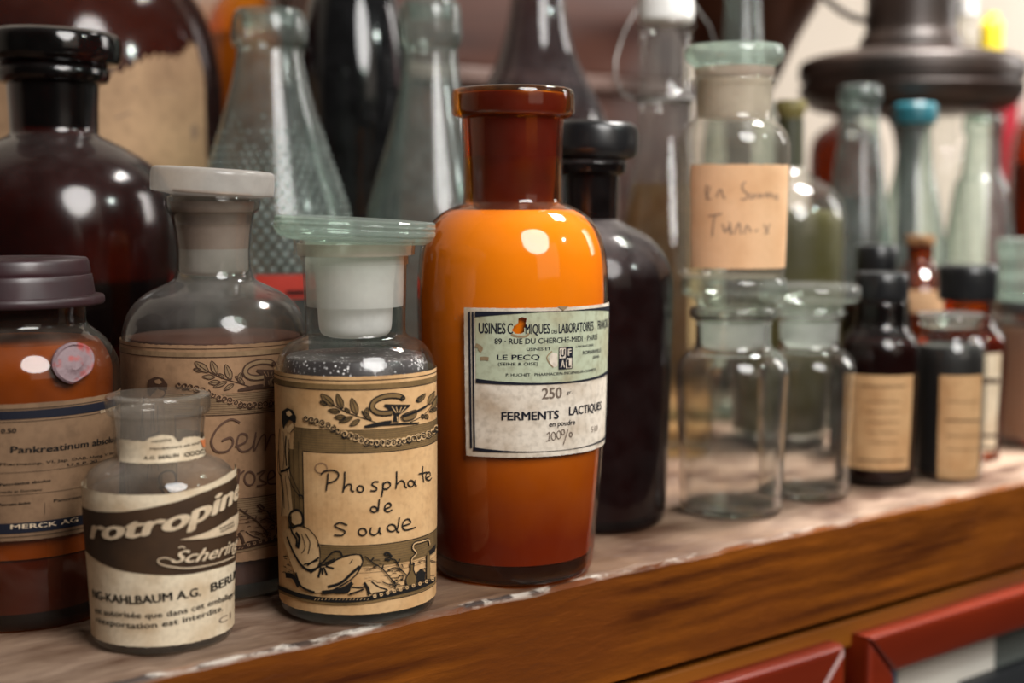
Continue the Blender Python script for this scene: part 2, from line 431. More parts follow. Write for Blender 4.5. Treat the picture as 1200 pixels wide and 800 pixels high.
# glass
G_ORANGE = glass('amber_glass', (.96, .54, .06), (.55, .12, .004), .07, dust=.015, upd=.06, dustcol=(.5, .38, .28), power=3)
G_AMBER = glass('dark_amber_glass', (.24, .060, .013), (.06, .008, .001), .16, dust=.006, upd=.08, dustcol=(.32, .27, .26), power=2)
G_AMBER2 = glass('brown_amber_glass', (.62, .22, .035), (.25, .05, .004), .05, dust=.012, upd=.05, power=2)
G_PURPLE = glass('purple_brown_glass', (.22, .05, .03), (.05, .008, .006), .15, dust=.015, upd=.30, dustcol=(.40, .34, .34), power=2, ior=1.35)
G_BLACK = glass('black_glass', (.05, .045, .045), (.01, .01, .01), .09, dust=.03, upd=.06, dustcol=(.30, .30, .32), power=1)
G_STOP = glass('amber_stopper_glass', (.10, .02, .005), (.02, .003, .001), .10, dust=.01, upd=.10, dustcol=(.3, .28, .27))
G_CLEAR = glass('clear_glass', (.95, .955, .94), (.66, .70, .66), .03, dust=.05, upd=.05, power=3, dustcol=(.42, .39, .35))
G_DUSTY = glass('dusty_clear_glass', (.80, .78, .75), (.35, .34, .32), .12, dust=.10, upd=.16, dustcol=(.32, .29, .27), power=2.0, dscale=70)
G_HAZY = glass('hazy_jar_glass', (.93, .92, .89), (.62, .60, .55), .05, dust=.17, upd=.10, dustcol=(.46, .41, .34), power=2.6, dscale=50)
G_FROSTW = glass('warm_ground_glass', (.9, .88, .84), (.6, .58, .54), .25, frost=.88, frostcol=(.84, .76, .64), dust=.08, dustcol=(.3, .2, .12))
G_LID3 = glass('pale_green_lid_glass', (.88, .95, .90), (.42, .56, .47), .05, frost=.22, frostcol=(.70, .80, .73), dust=.03)
G_CLEAR2 = glass('clean_clear_glass', (.95, .955, .94), (.60, .62, .60), .04, dust=.012, power=3)
G_DUSTY2 = glass('hazy_bottle_glass', (.95, .945, .93), (.40, .38, .34), .05, dust=.07, upd=.13, dustcol=(.52, .45, .38), power=2.4, dscale=60)
G_SPECK = glass('speckled_clear_glass', (.97, .97, .965), (.62, .62, .60), .04, dust=.02, upd=.02, power=2.6, bump=.10, bscale=900)
G_FROST2 = glass('thin_ground_glass', (.92, .92, .90), (.7, .7, .68), .3, frost=.55, frostcol=(.80, .79, .75), dust=.05, dustcol=(.3, .24, .19), dscale=60)
G_FROST = glass('ground_glass', (.9, .9, .88), (.6, .6, .58), .25, frost=.80, frostcol=(.90, .89, .86), dust=.02)
G_FROSTD = glass('dirty_ground_glass', (.85, .82, .78), (.5, .48, .45), .3, frost=.62, frostcol=(.72, .62, .55), dust=.40, dustcol=(.20, .10, .055), dscale=50)
G_GREEN = glass('pale_green_glass', (.84, .91, .87), (.15, .26, .21), .17, dust=.15, upd=.05, dustcol=(.34, .39, .37), power=1.3)
G_DIMPLE = glass('dimpled_green_glass', (.84, .91, .87), (.15, .26, .21), .17, dust=.15, upd=.05, dustcol=(.34, .39, .37), power=1.3)
G_DIMP2 = glass('dimple_glass', (.86, .93, .89), (.5, .6, .55), .08, dust=.30, dustcol=(.50, .54, .52), power=1.6)
G_LID = glass('green_tinged_lid_glass', (.90, .95, .91), (.50, .62, .54), .05, frost=.10, dust=.03)
G_MAUVE = glass('smoky_mauve_glass', (.42, .35, .35), (.16, .12, .12), .09, dust=.07, upd=.05, dustcol=(.28, .25, .26), power=1.3)
G_JAR = realglass('thick_clear_glass', (.975, .98, .975), dust=.07)
def top_lit_powder():
    # light from above painted into the powder: pale top fading unevenly to russet
    m, nt, N, L, out = newmat('top_lit_powder'); p = N('BsdfPrincipled'); p.inputs['Roughness'].default_value = .9
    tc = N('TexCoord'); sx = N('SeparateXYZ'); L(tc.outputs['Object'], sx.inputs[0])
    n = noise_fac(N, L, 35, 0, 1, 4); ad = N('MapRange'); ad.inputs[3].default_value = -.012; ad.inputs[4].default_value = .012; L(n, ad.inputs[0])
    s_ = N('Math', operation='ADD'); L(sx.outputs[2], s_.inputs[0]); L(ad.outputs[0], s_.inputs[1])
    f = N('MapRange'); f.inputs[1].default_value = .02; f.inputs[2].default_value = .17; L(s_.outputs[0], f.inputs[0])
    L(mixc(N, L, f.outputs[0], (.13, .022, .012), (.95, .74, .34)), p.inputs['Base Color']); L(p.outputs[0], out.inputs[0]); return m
POW_OR = top_lit_powder()
G_PANK = glass('brown_jar_glass', (.66, .33, .06), (.14, .035, .003), .08, dust=.02, upd=.10, dustcol=(.4, .32, .26), power=2)
G_STORE = glass('deep_amber_glass', (.30, .10, .035), (.07, .012, .003), .12, dust=.03, upd=.06, dustcol=(.3, .22, .2), power=2)
STOPR = solid('red_amber_stopper', (.085, .009, .004), .35, (.045, .005, .002), 20)
FROST_LID = glass('milky_lid_glass', (.85, .84, .82), (.55, .53, .5), .2, frost=.55, frostcol=(.70, .66, .62), dust=.03)
POW_BR = solid('brown_powder', (.42, .29, .10), .9, (.24, .15, .05), 25, .35, .65)
POW_DK = solid('dark_residue', (.10, .03, .012), .9, (.05, .015, .006), 25)
def salt():
    # coarse crystals: dark gaps, small pale grains
    m, nt, N, L, out = newmat('grey_salt'); p = N('BsdfPrincipled'); p.inputs['Roughness'].default_value = .35
    tc = N('TexCoord'); v = N('TexVoronoi'); v.inputs['Scale'].default_value = 620; L(tc.outputs['Object'], v.inputs['Vector'])
    f = N('MapRange'); f.inputs[1].default_value = .34; f.inputs[2].default_value = .20; L(v.outputs['Distance'], f.inputs[0])
    g = noise_fac(N, L, 160, .42, .62, 3); mu = N('Math', operation='MULTIPLY'); L(f.outputs[0], mu.inputs[0]); L(g, mu.inputs[1])
    L(mixc(N, L, mu.outputs[0], (.045, .040, .040), (.90, .88, .87)), p.inputs['Base Color']); L(p.outputs[0], out.inputs[0]); return m
POW_GY = salt()
P_DARK = paper('browned_label_paper', (.20, .118, .066), (.10, .056, .03), 45)
OIL = solid('olive_oil_liquid', (.060, .052, .006), .4, (.035, .030, .004), 15)
SYRUP = solid('amber_syrup', (.42, .22, .06), .5, (.3, .15, .05), 10)
RUST = solid('rust_brown_fill', (.25, .11, .055), .8, (.15, .06, .03), 20)
# paper and ink
P_TAN = paper('tan_label_paper', (.60, .37, .18), (.47, .26, .11), 60)
P_OLD = paper('stained_label_paper', (.32, .185, .10), (.15, .08, .042), 45)
P_CREAM = paper('cream_label_paper', (.70, .58, .42), (.52, .38, .24), 70)
P_WHITE = paper('greyed_white_paper', (.64, .56, .47), (.40, .30, .21), 48, .44, .72, .4)
P_MINT = paper('mint_printed_paper', (.40, .43, .31), (.32, .28, .17), 48, .46, .74, .4)
P_ORANGE = paper('plain_orange_tan_paper', (.68, .42, .24), (.58, .33, .17), 40, fine=.08)
P_RED = solid('red_paper', (.42, .025, .010), .7)
P_BROWNL = paper('brown_vial_label', (.52, .31, .15), (.40, .21, .09), 70)
INK = solid('black_ink', (.010, .008, .007), .75, spec=.2)
NAVY = solid('navy_ink', (.006, .007, .015), .7, spec=.25)
OLIVE = paper('olive_tint', (.19, .112, .043), (.11, .065, .023), 70)
SKIN = paper('light_tan_print', (.60, .39, .20), (.46, .27, .12), 70)
BRN = solid('brown_ink', (.055, .027, .016), .75, spec=.2)
DKBR = solid('dark_brown_print', (.052, .026, .012), .7, (.032, .017, .009), 60, spec=.25)
PALE = paper('pale_letter_print', (.62, .48, .33), (.45, .32, .2), 70)
GREYINK = solid('faded_pencil', (.24, .155, .105), .8)
STAMP = solid('grey_stamp_ink', (.14, .10, .075), .7)

# ------------------------------------------------------------------ room and furniture
YE = 0.462      # front edge of the worktop
def struct(name, bm, m): return setp(link(name, bm, m, smooth=False), kind='structure')
struct('wall_back', bbox((-1.8, 1.13, -.80), (4.6, 1.20, 2.2), 0), WALLM)
struct('floor', bbox((-1.8, -1.2, -.86), (4.6, 1.20, -.80), 0), FLOORM)

def worktop():
    m, nt, N, L, out = newmat('worktop_wood')
    # dusty upper face, varnished front; pale chips where the varnish broke off along the arris
    p = N('BsdfPrincipled'); tc = N('TexCoord'); g = N('NewGeometry'); sx = N('SeparateXYZ'); L(g.outputs['Normal'], sx.inputs[0])
    sp = N('SeparateXYZ'); L(tc.outputs['Object'], sp.inputs[0])
    f = noise_fac(N, L, 95, .36, .66, 7, stretch=(.06, 1, 1.2)); front = mixc(N, L, f, (.200, .055, .005), (.050, .011, .002))
    f2 = noise_fac(N, L, 16, .50, .66, 4, stretch=(.6, 1, 1)); front = mixc(N, L, f2, front, (.12, .03, .004))
    t1 = noise_fac(N, L, 34, .42, .64, 9, stretch=(.45, 1, 1)); t2 = noise_fac(N, L, 260, .42, .70, 5, stretch=(.25, 1, 1))
    t3 = noise_fac(N, L, 5, .42, .60, 4, stretch=(.6, 1, 1)); top = mixc(N, L, t1, mixc(N, L, t3, (.285, .198, .142), (.165, .094, .054)), (.062, .026, .012)); mm = N('Math', operation='MULTIPLY'); mm.inputs[1].default_value = .5; L(t2, mm.inputs[0]); top = mixc(N, L, mm.outputs[0], top, (.12, .07, .05))
    up = N('MapRange'); up.inputs[1].default_value = .5; up.inputs[2].default_value = .8; L(sx.outputs[2], up.inputs[0])
    base = mixc(N, L, up.outputs[0], front, top)
    # chips: a band under and over the arris, broken up by noise
    n1 = noise_fac(N, L, 150, .46, .56, 5, stretch=(.6, 1, 1))
    zc = N('MapRange'); zc.inputs[1].default_value = -.0034; zc.inputs[2].default_value = -.0016; L(sp.outputs[2], zc.inputs[0])
    yc = N('MapRange'); yc.inputs[1].default_value = YE + .0030; yc.inputs[2].default_value = YE + .0018; L(sp.outputs[1], yc.inputs[0])
    n2 = noise_fac(N, L, 120, .44, .54, 5, stretch=(.35, 1, 1))
    zc2 = N('Math', operation='MULTIPLY'); L(zc.outputs[0], zc2.inputs[0]); L(n2, zc2.inputs[1])
    ch = N('Math', operation='MULTIPLY'); L(zc2.outputs[0], ch.inputs[0]); L(yc.outputs[0], ch.inputs[1])
    chipc = mixc(N, L, n1, (.50, .44, .38), (.05, .035, .03))
    xk = N('MapRange'); xk.inputs[1].default_value = .62; xk.inputs[2].default_value = .46; L(sp.outputs[0], xk.inputs[0])
    ch2 = N('Math', operation='MULTIPLY'); L(ch.outputs[0], ch2.inputs[0]); L(xk.outputs[0], ch2.inputs[1])
    L(mixc(N, L, ch2.outputs[0], base, chipc), p.inputs['Base Color'])
    p.inputs['Specular IOR Level'].default_value = .24; ro = N('MapRange'); ro.inputs[3].default_value = .36; ro.inputs[4].default_value = .62; L(up.outputs[0], ro.inputs[0]); L(ro.outputs[0], p.inputs['Roughness'])
    b = N('Bump'); b.inputs['Strength'].default_value = .25; b.inputs['Distance'].default_value = .001; L(t2, b.inputs['Height']); L(b.outputs[0], p.inputs['Normal'])
    L(p.outputs[0], out.inputs[0])
    bm = bmesh.new(); x0, x1 = -.55, 2.3; n = 420; prev = None
    prof = [(YE+.004, -.053), (YE, -.052), (YE, -.0035), (YE+.0012, -.0012), (YE+.0036, 0), (1.125, 0), (1.125, -.053)]
    for i in range(n + 1):
        x = x0 + (x1-x0)*i/n
        j = (.0009*math.sin(x*61) + .0006*math.sin(x*173+1) + random.uniform(-.0004, .0004))
        ring = [bm.verts.new((x, y + (j if k in (2, 3) else 0), z + (-abs(j)*.8 if k in (3, 4) else 0))) for k, (y, z) in enumerate(prof)]
        if prev:
            for k in range(len(ring)): bm.faces.new((prev[k], ring[k], ring[(k+1) % len(ring)], prev[(k+1) % len(ring)]))
        else: first = ring
        prev = ring
    bm.faces.new(first); bm.faces.new(prev[::-1]); bmesh.ops.recalc_face_normals(bm, faces=bm.faces[:])
    o = link('worktop', bm, m, smooth=True, sharp=25)
    setp(o, 'thick varnished wooden worktop with dusty top and chipped front edge under all the bottles', 'worktop'); return o
worktop()
def cabinet():
    r = thing('cabinet', Vector((0, 0, -.80)), 'varnished wooden cabinet with red framed doors under the dusty worktop', 'cabinet')
    Z = .80; yf = YE + .004; yb = 1.12
    def pt(name, a, b, m, par=r, bev=.0015):
        return link(name, bbox((a[0], a[1], a[2]+Z), (b[0], b[1], b[2]+Z), bev), m, par, smooth=False)
    pt('top_rail', (-.5, yf, -.0725), (2.25, yf+.03, -.0575), WOODR)
    pt('shadow_groove', (-.5, yf+.012, -.0560), (2.25, yf+.05, -.0530), DARKW, bev=0)
    pt('carcass_back', (-.5, yb-.02, -.78), (2.25, yb, -.056), DARKW, bev=0)
    pt('carcass_bottom', (-.5, yf, -.80), (2.25, yb-.02, -.76), WOODR)
    pt('inner_shelf', (.02, yf+.008, -.262), (2.23, yb-.02, -.25), solid('shelf_board', (.20, .19, .17), .7))
    for x in (-.5, 2.23): pt('carcass_side', (x, yf, -.78), (x+.02, yb-.02, -.056), WOODR)
    for x in (.02, .602, 1.19): pt('stile', (x-.010, yf, -.76), (x+.006, yf+.03, -.0725), WOODR)
    def door(x0, x1):
        d = bpy.data.objects.new('door', None); COL.objects.link(d); d.parent = r; d.location = (x0, yf-.012, Z-.0650)
        W, H, fw = x1-x0, .69, .0245
        def member(name, poly):
            bm = bmesh.new(); inner = []
            prof = [(-.0, .0), (.010, -.006), (.020, -.006), (.028, .002)]
            lo = [bm.verts.new((p[0], 0, p[1])) for p in poly]; hi = [bm.verts.new((p[0], .018, p[1])) for p in poly]
            cx = sum(p[0] for p in poly)/4; cz = sum(p[1] for p in poly)/4
            k = len(poly)
            for i in range(k): bm.faces.new((lo[i], hi[i], hi[(i+1) % k], lo[(i+1) % k]))
            bm.faces.new(lo[::-1]); bm.faces.new(hi); bmesh.ops.recalc_face_normals(bm, faces=bm.faces[:])
            front = [e for e in bm.edges if all(abs(v.co.y) < 1e-6 for v in e.verts)]
            bmesh.ops.bevel(bm, geom=front, offset=.0042, segments=3, affect='EDGES', profile=.5)
            link(name, bm, REDW, d, smooth=True, sharp=30)
        e = .0003
        member('door_rail', [(e, 0), (W-e, 0), (W-fw-e, -fw), (fw+e, -fw)])
        member('door_rail', [(fw+e, -H+fw), (W-fw-e, -H+fw), (W-e, -H), (e, -H)])
        member('door_stile', [(0, -e), (fw, -fw-e), (fw, -H+fw+e), (0, -H+e)])
        member('door_stile', [(W, -e), (W, -H+e), (W-fw, -H+fw+e), (W-fw, -fw-e)])
    door(.03, .594); door(.613, 1.18)
    # the lower left door is filled by a wooden panel
    pt('door_panel', (.05, yf-.004, -.74), (.575, yf+.002, -.10), REDW)
cabinet()
# things behind the open door frame, on the inner shelf
def carton(name, a, b, m, label, cat, lid=None):
    c = Vector(((a[0]+b[0])/2, (a[1]+b[1])/2, a[2])); r = thing(name, c, label, cat)
    la = Vector(a)-c; lb = Vector(b)-c; lh = lb.z*.25
    link('box_body', bbox(la, (lb.x, lb.y, lb.z-lh-.0005)), m, r, smooth=False)
    link('box_lid', bbox((la.x-.001, la.y-.001, lb.z-lh), (lb.x+.001, lb.y+.001, lb.z)), lid or m, r, smooth=False); return r
carton('cardboard_box', (.681, .484, -.25), (.779, .62, -.085), solid('white_card', (.80, .74, .66), .7), 'tall white box inside the cabinet behind the open red door frame', 'box')
carton('cardboard_box', (.647, .484, -.25), (.677, .60, -.10), solid('blue_card', (.02, .19, .38), .6), 'blue box inside the cabinet to the left of the white box', 'box')
carton('storage_case', (.742, .4745, -.25), (.86, .4825, -.124), solid('black_case', (.02, .022, .025), .5), 'thin black case inside the cabinet in front of the white box', 'case')
carton('storage_case', (.79, .50, -.25), (1.05, .70, -.085), solid('grey_case', (.22, .24, .22), .6), 'large grey case inside the cabinet right of the white box', 'case')

# ------------------------------------------------------------------ bottle builders
PLAN = []
def make(name, spot, label, cat, prof, mat, group=None, thick=None, part='body', seg=80, n=4, lip=.0028, inner=.006):
    r = thing(name, spot.P, label, cat, group)
    o = outer(spot, prof, n)
    if thick: sh = shell(o, thick)
    else: sh = o + [(max(o[-1][0]-lip, .001), o[-1][1]+.0003), (max(o[-1][0]-lip, .001), o[-1][1]-inner)]
    bm = bmesh.new(); lathe(bm, sh, seg); bo = link(part, bm, mat, r, sharp=50)
    PLAN.append((label, spot.P.x, spot.P.y, max(q[0] for q in o), spot.P.z, spot.P.z + o[-1][1]))
    return r, o
def part(r, spot, name, prof, mat, tilt=0, n=4, seg=72, closed=True, piv=None, sharp=40, label=None):
    o = spline(spot.rz(prof), n)
    pts = ([(0, o[0][1])] + o + [(0, o[-1][1])]) if closed else o
    bm = bmesh.new(); lathe(bm, pts, seg); ob = link(name, bm, mat, r, sharp=sharp, label=label)
    if tilt:
        pz = o[0][1] if piv is None else spot.z(piv)
        ob.matrix_local = Matrix.Translation((0, 0, pz)) @ Matrix.Rotation(math.radians(tilt), 4, FW) @ Matrix.Translation((0, 0, -pz))
    return ob
def contents(r, o, t, z1, mat, name='contents', z0=None, seg=64):
    bm = bmesh.new(); lathe(bm, inset(o, t, z1, z0), seg); return link(name, bm, mat, r, sharp=50)
def rad_of(o, zlo, zhi):
    q = sorted([(z, r) for r, z in o[1:]])
    def f(z):
        z = min(max(z, zlo), zhi)
        for (a, b) in zip(q, q[1:]):
            if a[0] <= z <= b[0]: return a[1] + (b[1]-a[1])*((z-a[0])/((b[0]-a[0]) or 1))
        return q[-1][1] if z > q[-1][0] else q[0][1]
    return f
# ------------------------------------------------------------------ hero bottles
def cz(ox, oy, k): return lambda *pts: [(ox + x/k, oy + y/k) for x, y in pts]

# --- amber bottle full of orange powder
sp = Spot(601, by=664)
r, o = make('pharmacy_bottle', sp, 'tall bright orange amber-glass bottle with a blue and mint printed label, at the front', 'bottle',
    [(664,84),(661,90),(655,93,1),(640,95),(530,106),(430,110),(345,112),(300,109.5),(278,104),(262,96),(250,84),(242,70),(237,59,1),(232,58),(180,58.5),(140,60,1),(136,70,1),(131,72),(112,72),(106,70),(104,66,1)], G_ORANGE, seg=96, inner=.03)
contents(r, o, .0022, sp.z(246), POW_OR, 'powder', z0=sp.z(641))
part(r, sp, 'thick_base', [(662,80),(658,87),(650,90.5),(642,91.5,1)], solid('thick_amber_base', (.012, .003, .001), .3))
part(r, sp, 'stopper', [(246,46),(215,49),(150,52),(138,54),(136,60),(112,64),(110,62)], STOPR)
L = Label(sp, rad_of(o, sp.z(560), sp.z(345)), r); L.Rref = L.R(sp.z(440))
zt = L.s(600, 361)[1]; zb = L.s(600, 536)[1]; a0 = L.s(545, 450)[0]; a1 = a0 + 2.02*L.rr()
k4 = cz(540, 350, 6.857); k5 = cz(540, 440, 6.857)
hole = [L.s(*p) for p in k4((462,155),(495,150),(528,155),(528,180),(522,215),(512,245),(505,270),(480,282),(440,280),(418,262),(416,240),(430,215),(455,200),(462,180))]
hole = crom(hole, 3, True)
L.sheet(a0, a1, zb, zt, P_WHITE, 220, 170, hole=hole, jag=.00012)
px = L.px(); al = L.s(*k4((120, 300))[0])[0]; ar = a1 - (al - a0)
am = (al + ar)/2; hw = (ar - al)/2
zA = L.s(*k4((200, 130))[0])[1]; zB = L.s(*k5((200, 40))[0])[1]; zC = L.s(*k5((200, 595))[0])[1]
bow = lambda a: 1 - ((a-am)/hw)**2
# mint panel with its curved navy bars
mt = lambda a: zA + px*(3.0 + 2.6*bow(a)) - px*1.6
mb = lambda a: zB - px*(0 + 3.2*bow(a))
def sheet_hole(key, lo, hi, n=120, m=60):
    bm = L.bm(key); g = []
    for i in range(n+1):
        a = al + (ar-al)*i/n; g.append([(a, lo(a) + (hi(a)-lo(a))*k/m) for k in range(m+1)])
    vv = [[bm.verts.new(L.pos(*q, .0003)) for q in c] for c in g]
    for i in range(n):
        for k in range(m):
            if not inpoly((g[i][k][0]+g[i+1][k][0])/2, (g[i][k][1]+g[i][k+1][1])/2, hole): bm.faces.new((vv[i][k], vv[i+1][k], vv[i+1][k+1], vv[i][k+1]))
sheet_hole('mint', mb, mt)
L.band('navy', al, ar, lambda a: mt(a) - px*(3.6*(1-bow(a)) + .4), lambda a: mt(a) + px*2.6*(1-bow(a))**.5, .0005, 60)
L.band('navy', al, ar, lambda a: mb(a) - px*1.6 - px*1.4*(1-bow(a)), lambda a: mb(a) + px*(1.8*(1-bow(a)) + .4), .0005, 60)
L.band('navy', al - px*5, ar + px*5, lambda a: zC - px*2.6*max(bow(a), 0) - px*2.2*(1-bow(a)), lambda a: zC + px*2.2*max(0, 1-bow(a)) - px*2.0*max(bow(a), 0), .0005, 60)
for u0, u1 in ((66, 82), (94, 108)):
    b0 = L.s(*k4((u0, 300))[0])[0]; b1 = L.s(*k4((u1, 300))[0])[0]
    L.band('navy', b0, b1, zC + px*1, zA + px*3.4, .0005, 3); L.band('navy', 2*am-b1, 2*am-b0, zC + px*1, zA + px*3.4, .0005, 3)
def kt(st, q, h, wd, **kw): L.text('navy', st, *q, h/6.857, wd/6.857, **kw)
def at(k, x, y): return k((x, y))[0]
L.text('navy', 'USINES', *at(k4, 252, 235), 12.5, 32, bold=.028)
L.text('navy', 'C', *at(k4, 397, 238), 12.5, 6.5, bold=.02)
L.text('navy', 'MIQUES', *at(k4, 618, 240), 11.5, 29.5, bold=.028)
L.text('navy', 'DES', *at(k4, 750, 262), 4.6, 7.2, bold=.03)
zz = L.s(*at(k4, 790, 237))
def lt(key, st, q, h, wd, **kw):   # left edge at the pixel q, true width wd px along the paper
    a, z = L.s(*q); V, Fs = text_mesh(st, kw.get('bold', 0), kw.get('shear', 0)); L.text(key, st, q[0], q[1], h, wd, a=a + wd*px/2, **kw)
lt('navy', 'LABORATOIRES', at(k4, 783, 237), 11.5, 56, bold=.028)
lt('navy', 'FRANÇAIS', (at(k4, 1095, 210)), 10.5, 36, bold=.028)
lt('navy', '89 · RUE DU CHERCHE-MIDI · PARIS', at(k4, 272, 338), 6.6, 142, bold=.018)
lt('navy', 'USINES ET', at(k4, 528, 405), 3.4, 29, bold=.015)
lt('navy', 'LABORATOIRES', at(k4, 920, 385), 2.6, 32, bold=.015)
lt('navy', 'LE PECQ', at(k4, 292, 468), 6.0, 50, bold=.02)
lt('navy', '(SEINE & OISE)', at(k4, 300, 522), 3.6, 47, bold=.012)
lt('navy', 'ROMAINVILLE', at(k4, 975, 433), 4.6, 40, bold=.02)
lt('navy', '(SEINE)', at(k4, 1055, 470), 3, 16, bold=.012)
lt('navy', 'P. HUCHET · PHARMACIEN-INGENIEUR-CHIMISTE', at(k4, 362, 610), 3.4, 128, bold=.015)
# the four-letter emblem
ea, ez = L.s(*at(k4, 838, 474)); e = 9.2*px
L.fill('white', [(ea-e, ez-e*1.4), (ea+e, ez-e*1.4), (ea+e, ez+e*1.4), (ea-e, ez+e*1.4)], .0005, raw=True)
for sx, sy in ((1, 1), (-1, -1)):
    L.fill('navy', [(ea, ez), (ea+sx*e, ez), (ea+sx*e, ez+sy*e*1.4), (ea, ez+sy*e*1.4)], .0007, raw=True)
L.stroke('navy', [(ea-e, ez-e*1.4), (ea+e, ez-e*1.4)], .8, .0007, raw=True); L.stroke('navy', [(ea-e, ez+e*1.4), (ea+e, ez+e*1.4)], .8, .0007, raw=True)
L.stroke('navy', [(ea-e, ez-e*1.4), (ea-e, ez+e*1.4)], .8, .0007, raw=True); L.stroke('navy', [(ea+e, ez-e*1.4), (ea+e, ez+e*1.4)], .8, .0007, raw=True)
def em(key, ch, dx, dz, h, wd, off=.0009):
    V, Fs = text_mesh(ch, .035); x0 = min(v[0] for v in V); x1 = max(v[0] for v in V); bm = L.bm(key)
    vs = [bm.verts.new(L.pos(ea + dx*e + (v[0]-(x0+x1)/2)*wd*px/(x1-x0), ez + dz*e + (v[1]-.35)*h*px/.7, off)) for v in V]
    for f in Fs:
        try: bm.faces.new([vs[i] for i in f])
        except ValueError: pass
em('navy', 'U', -.5, .72, 8.5, 5.5); em('white', 'F', .52, .72, 8.5, 5); em('white', 'A', -.5, -.72, 8.5, 6); em('navy', 'L', .5, -.72, 8.5, 5); em('navy', 'C', .12, 0, 6, 4.5, .0011)
# lower panel
lt('stamp', '250', at(k5, 650, 142), 13, 26, bold=.02); lt('navy', 'gr.', at(k5, 848, 132), 4, 8)
lt('navy', 'FERMENTS', at(k5, 328, 322), 10.2, 70.5, bold=.028); lt('navy', 'LACTIQUES', at(k5, 866, 284), 10.2, 67, bold=.028)
lt('navy', 'en poudre', at(k5, 708, 388), 6.2, 37, bold=.012)
L.stroke('stamp', k5((688,470),(712,455),(704,520)), 1.1); L.stroke('stamp', k5((684,524),(720,518)), 1)
for cxx in (742, 785): L.circ('stamp', *at(k5, cxx, 484 if cxx == 742 else 474), 2.4, 4.6, 1.1)
L.stroke('stamp', k5((858,432),(820,555)), 1.3); L.circ('stamp', *at(k5, 818, 452), 1.8, 3, 1.3); L.circ('stamp', *at(k5, 880, 472), 1.6, 2.6, 1.5)
lt('stamp', '510', at(k5, 1042, 432), 7, 17)
L.stroke('stain', k4((122,370),(150,385),(165,400),(150,420)), 5, .00045); L.stroke('stain', k4((160,480),(190,478),(225,482)), 4.5, .00045)
L.stroke('stain', k4((730,420),(690,465),(705,510),(740,550)), 1.4, .00045); L.fill('stain', k4((770,60),(860,62),(820,95)), .00045)
L.fill('white', k4((732,430),(705,470),(712,515),(745,550),(775,540),(772,440)), .00042)
L.stroke('stain', k4((405,285),(450,300),(520,300),(545,275)), 2.6, .00045)
L.done({'mint': ('printed_panel', P_MINT), 'navy': ('lettering', NAVY), 'white': ('emblem', P_WHITE), 'stamp': ('stamped_figures', STAMP), 'stain': ('stain', paper('label_stain', (.26, .18, .10), (.18, .11, .06), 60))})

# --- Phosphate de Soude bottle
sp = Spot(420, by=708)
r, o = make('pharmacy_bottle', sp, 'clear bottle handwritten Phosphate de Soude with wide flat stopper, front centre', 'bottle',
    [(708,82),(704,88),(697,90.5),(680,91),(560,93),(450,94),(432,93.5),(418,90),(406,83),(398,73),(394,63),(390,59,1),(380,58.5),(330,60),(300,61,1),(298,70,1),(286,71),(280,71,1)], G_SPECK, seg=96, inner=.01)
contents(r, o, .003, sp.z(415), POW_GY, 'salt')
part(r, sp, 'stopper', [(300,54),(284,60),(282,84,1),(278,90),(274,92,1),(272.5,94),(268,94.5,1),(266.5,93.5),(263,95,1),(261.5,94),(258,94,1),(256,91),(255,60)], G_LID3, tilt=3.2, piv=283, label='flat ground glass stopper with a green rim')
part(r, sp, 'stopper_shank', [(394,30),(391,38),(384,42),(366,43.5),(330,46),(300,50)], G_FROST)
part(r, sp, 'ground_neck', [(358,56),(345,56.6),(300,57.5),(292,57.5)], G_FROST2, closed=False)
part(r, sp, 'ground_collar', [(299,66),(285,67)], G_FROSTD, closed=False)
L1 = L = Label(sp, rad_of(o, sp.z(690), sp.z(450)), r); L.Rref = L.R(sp.z(570))
PHS = sp
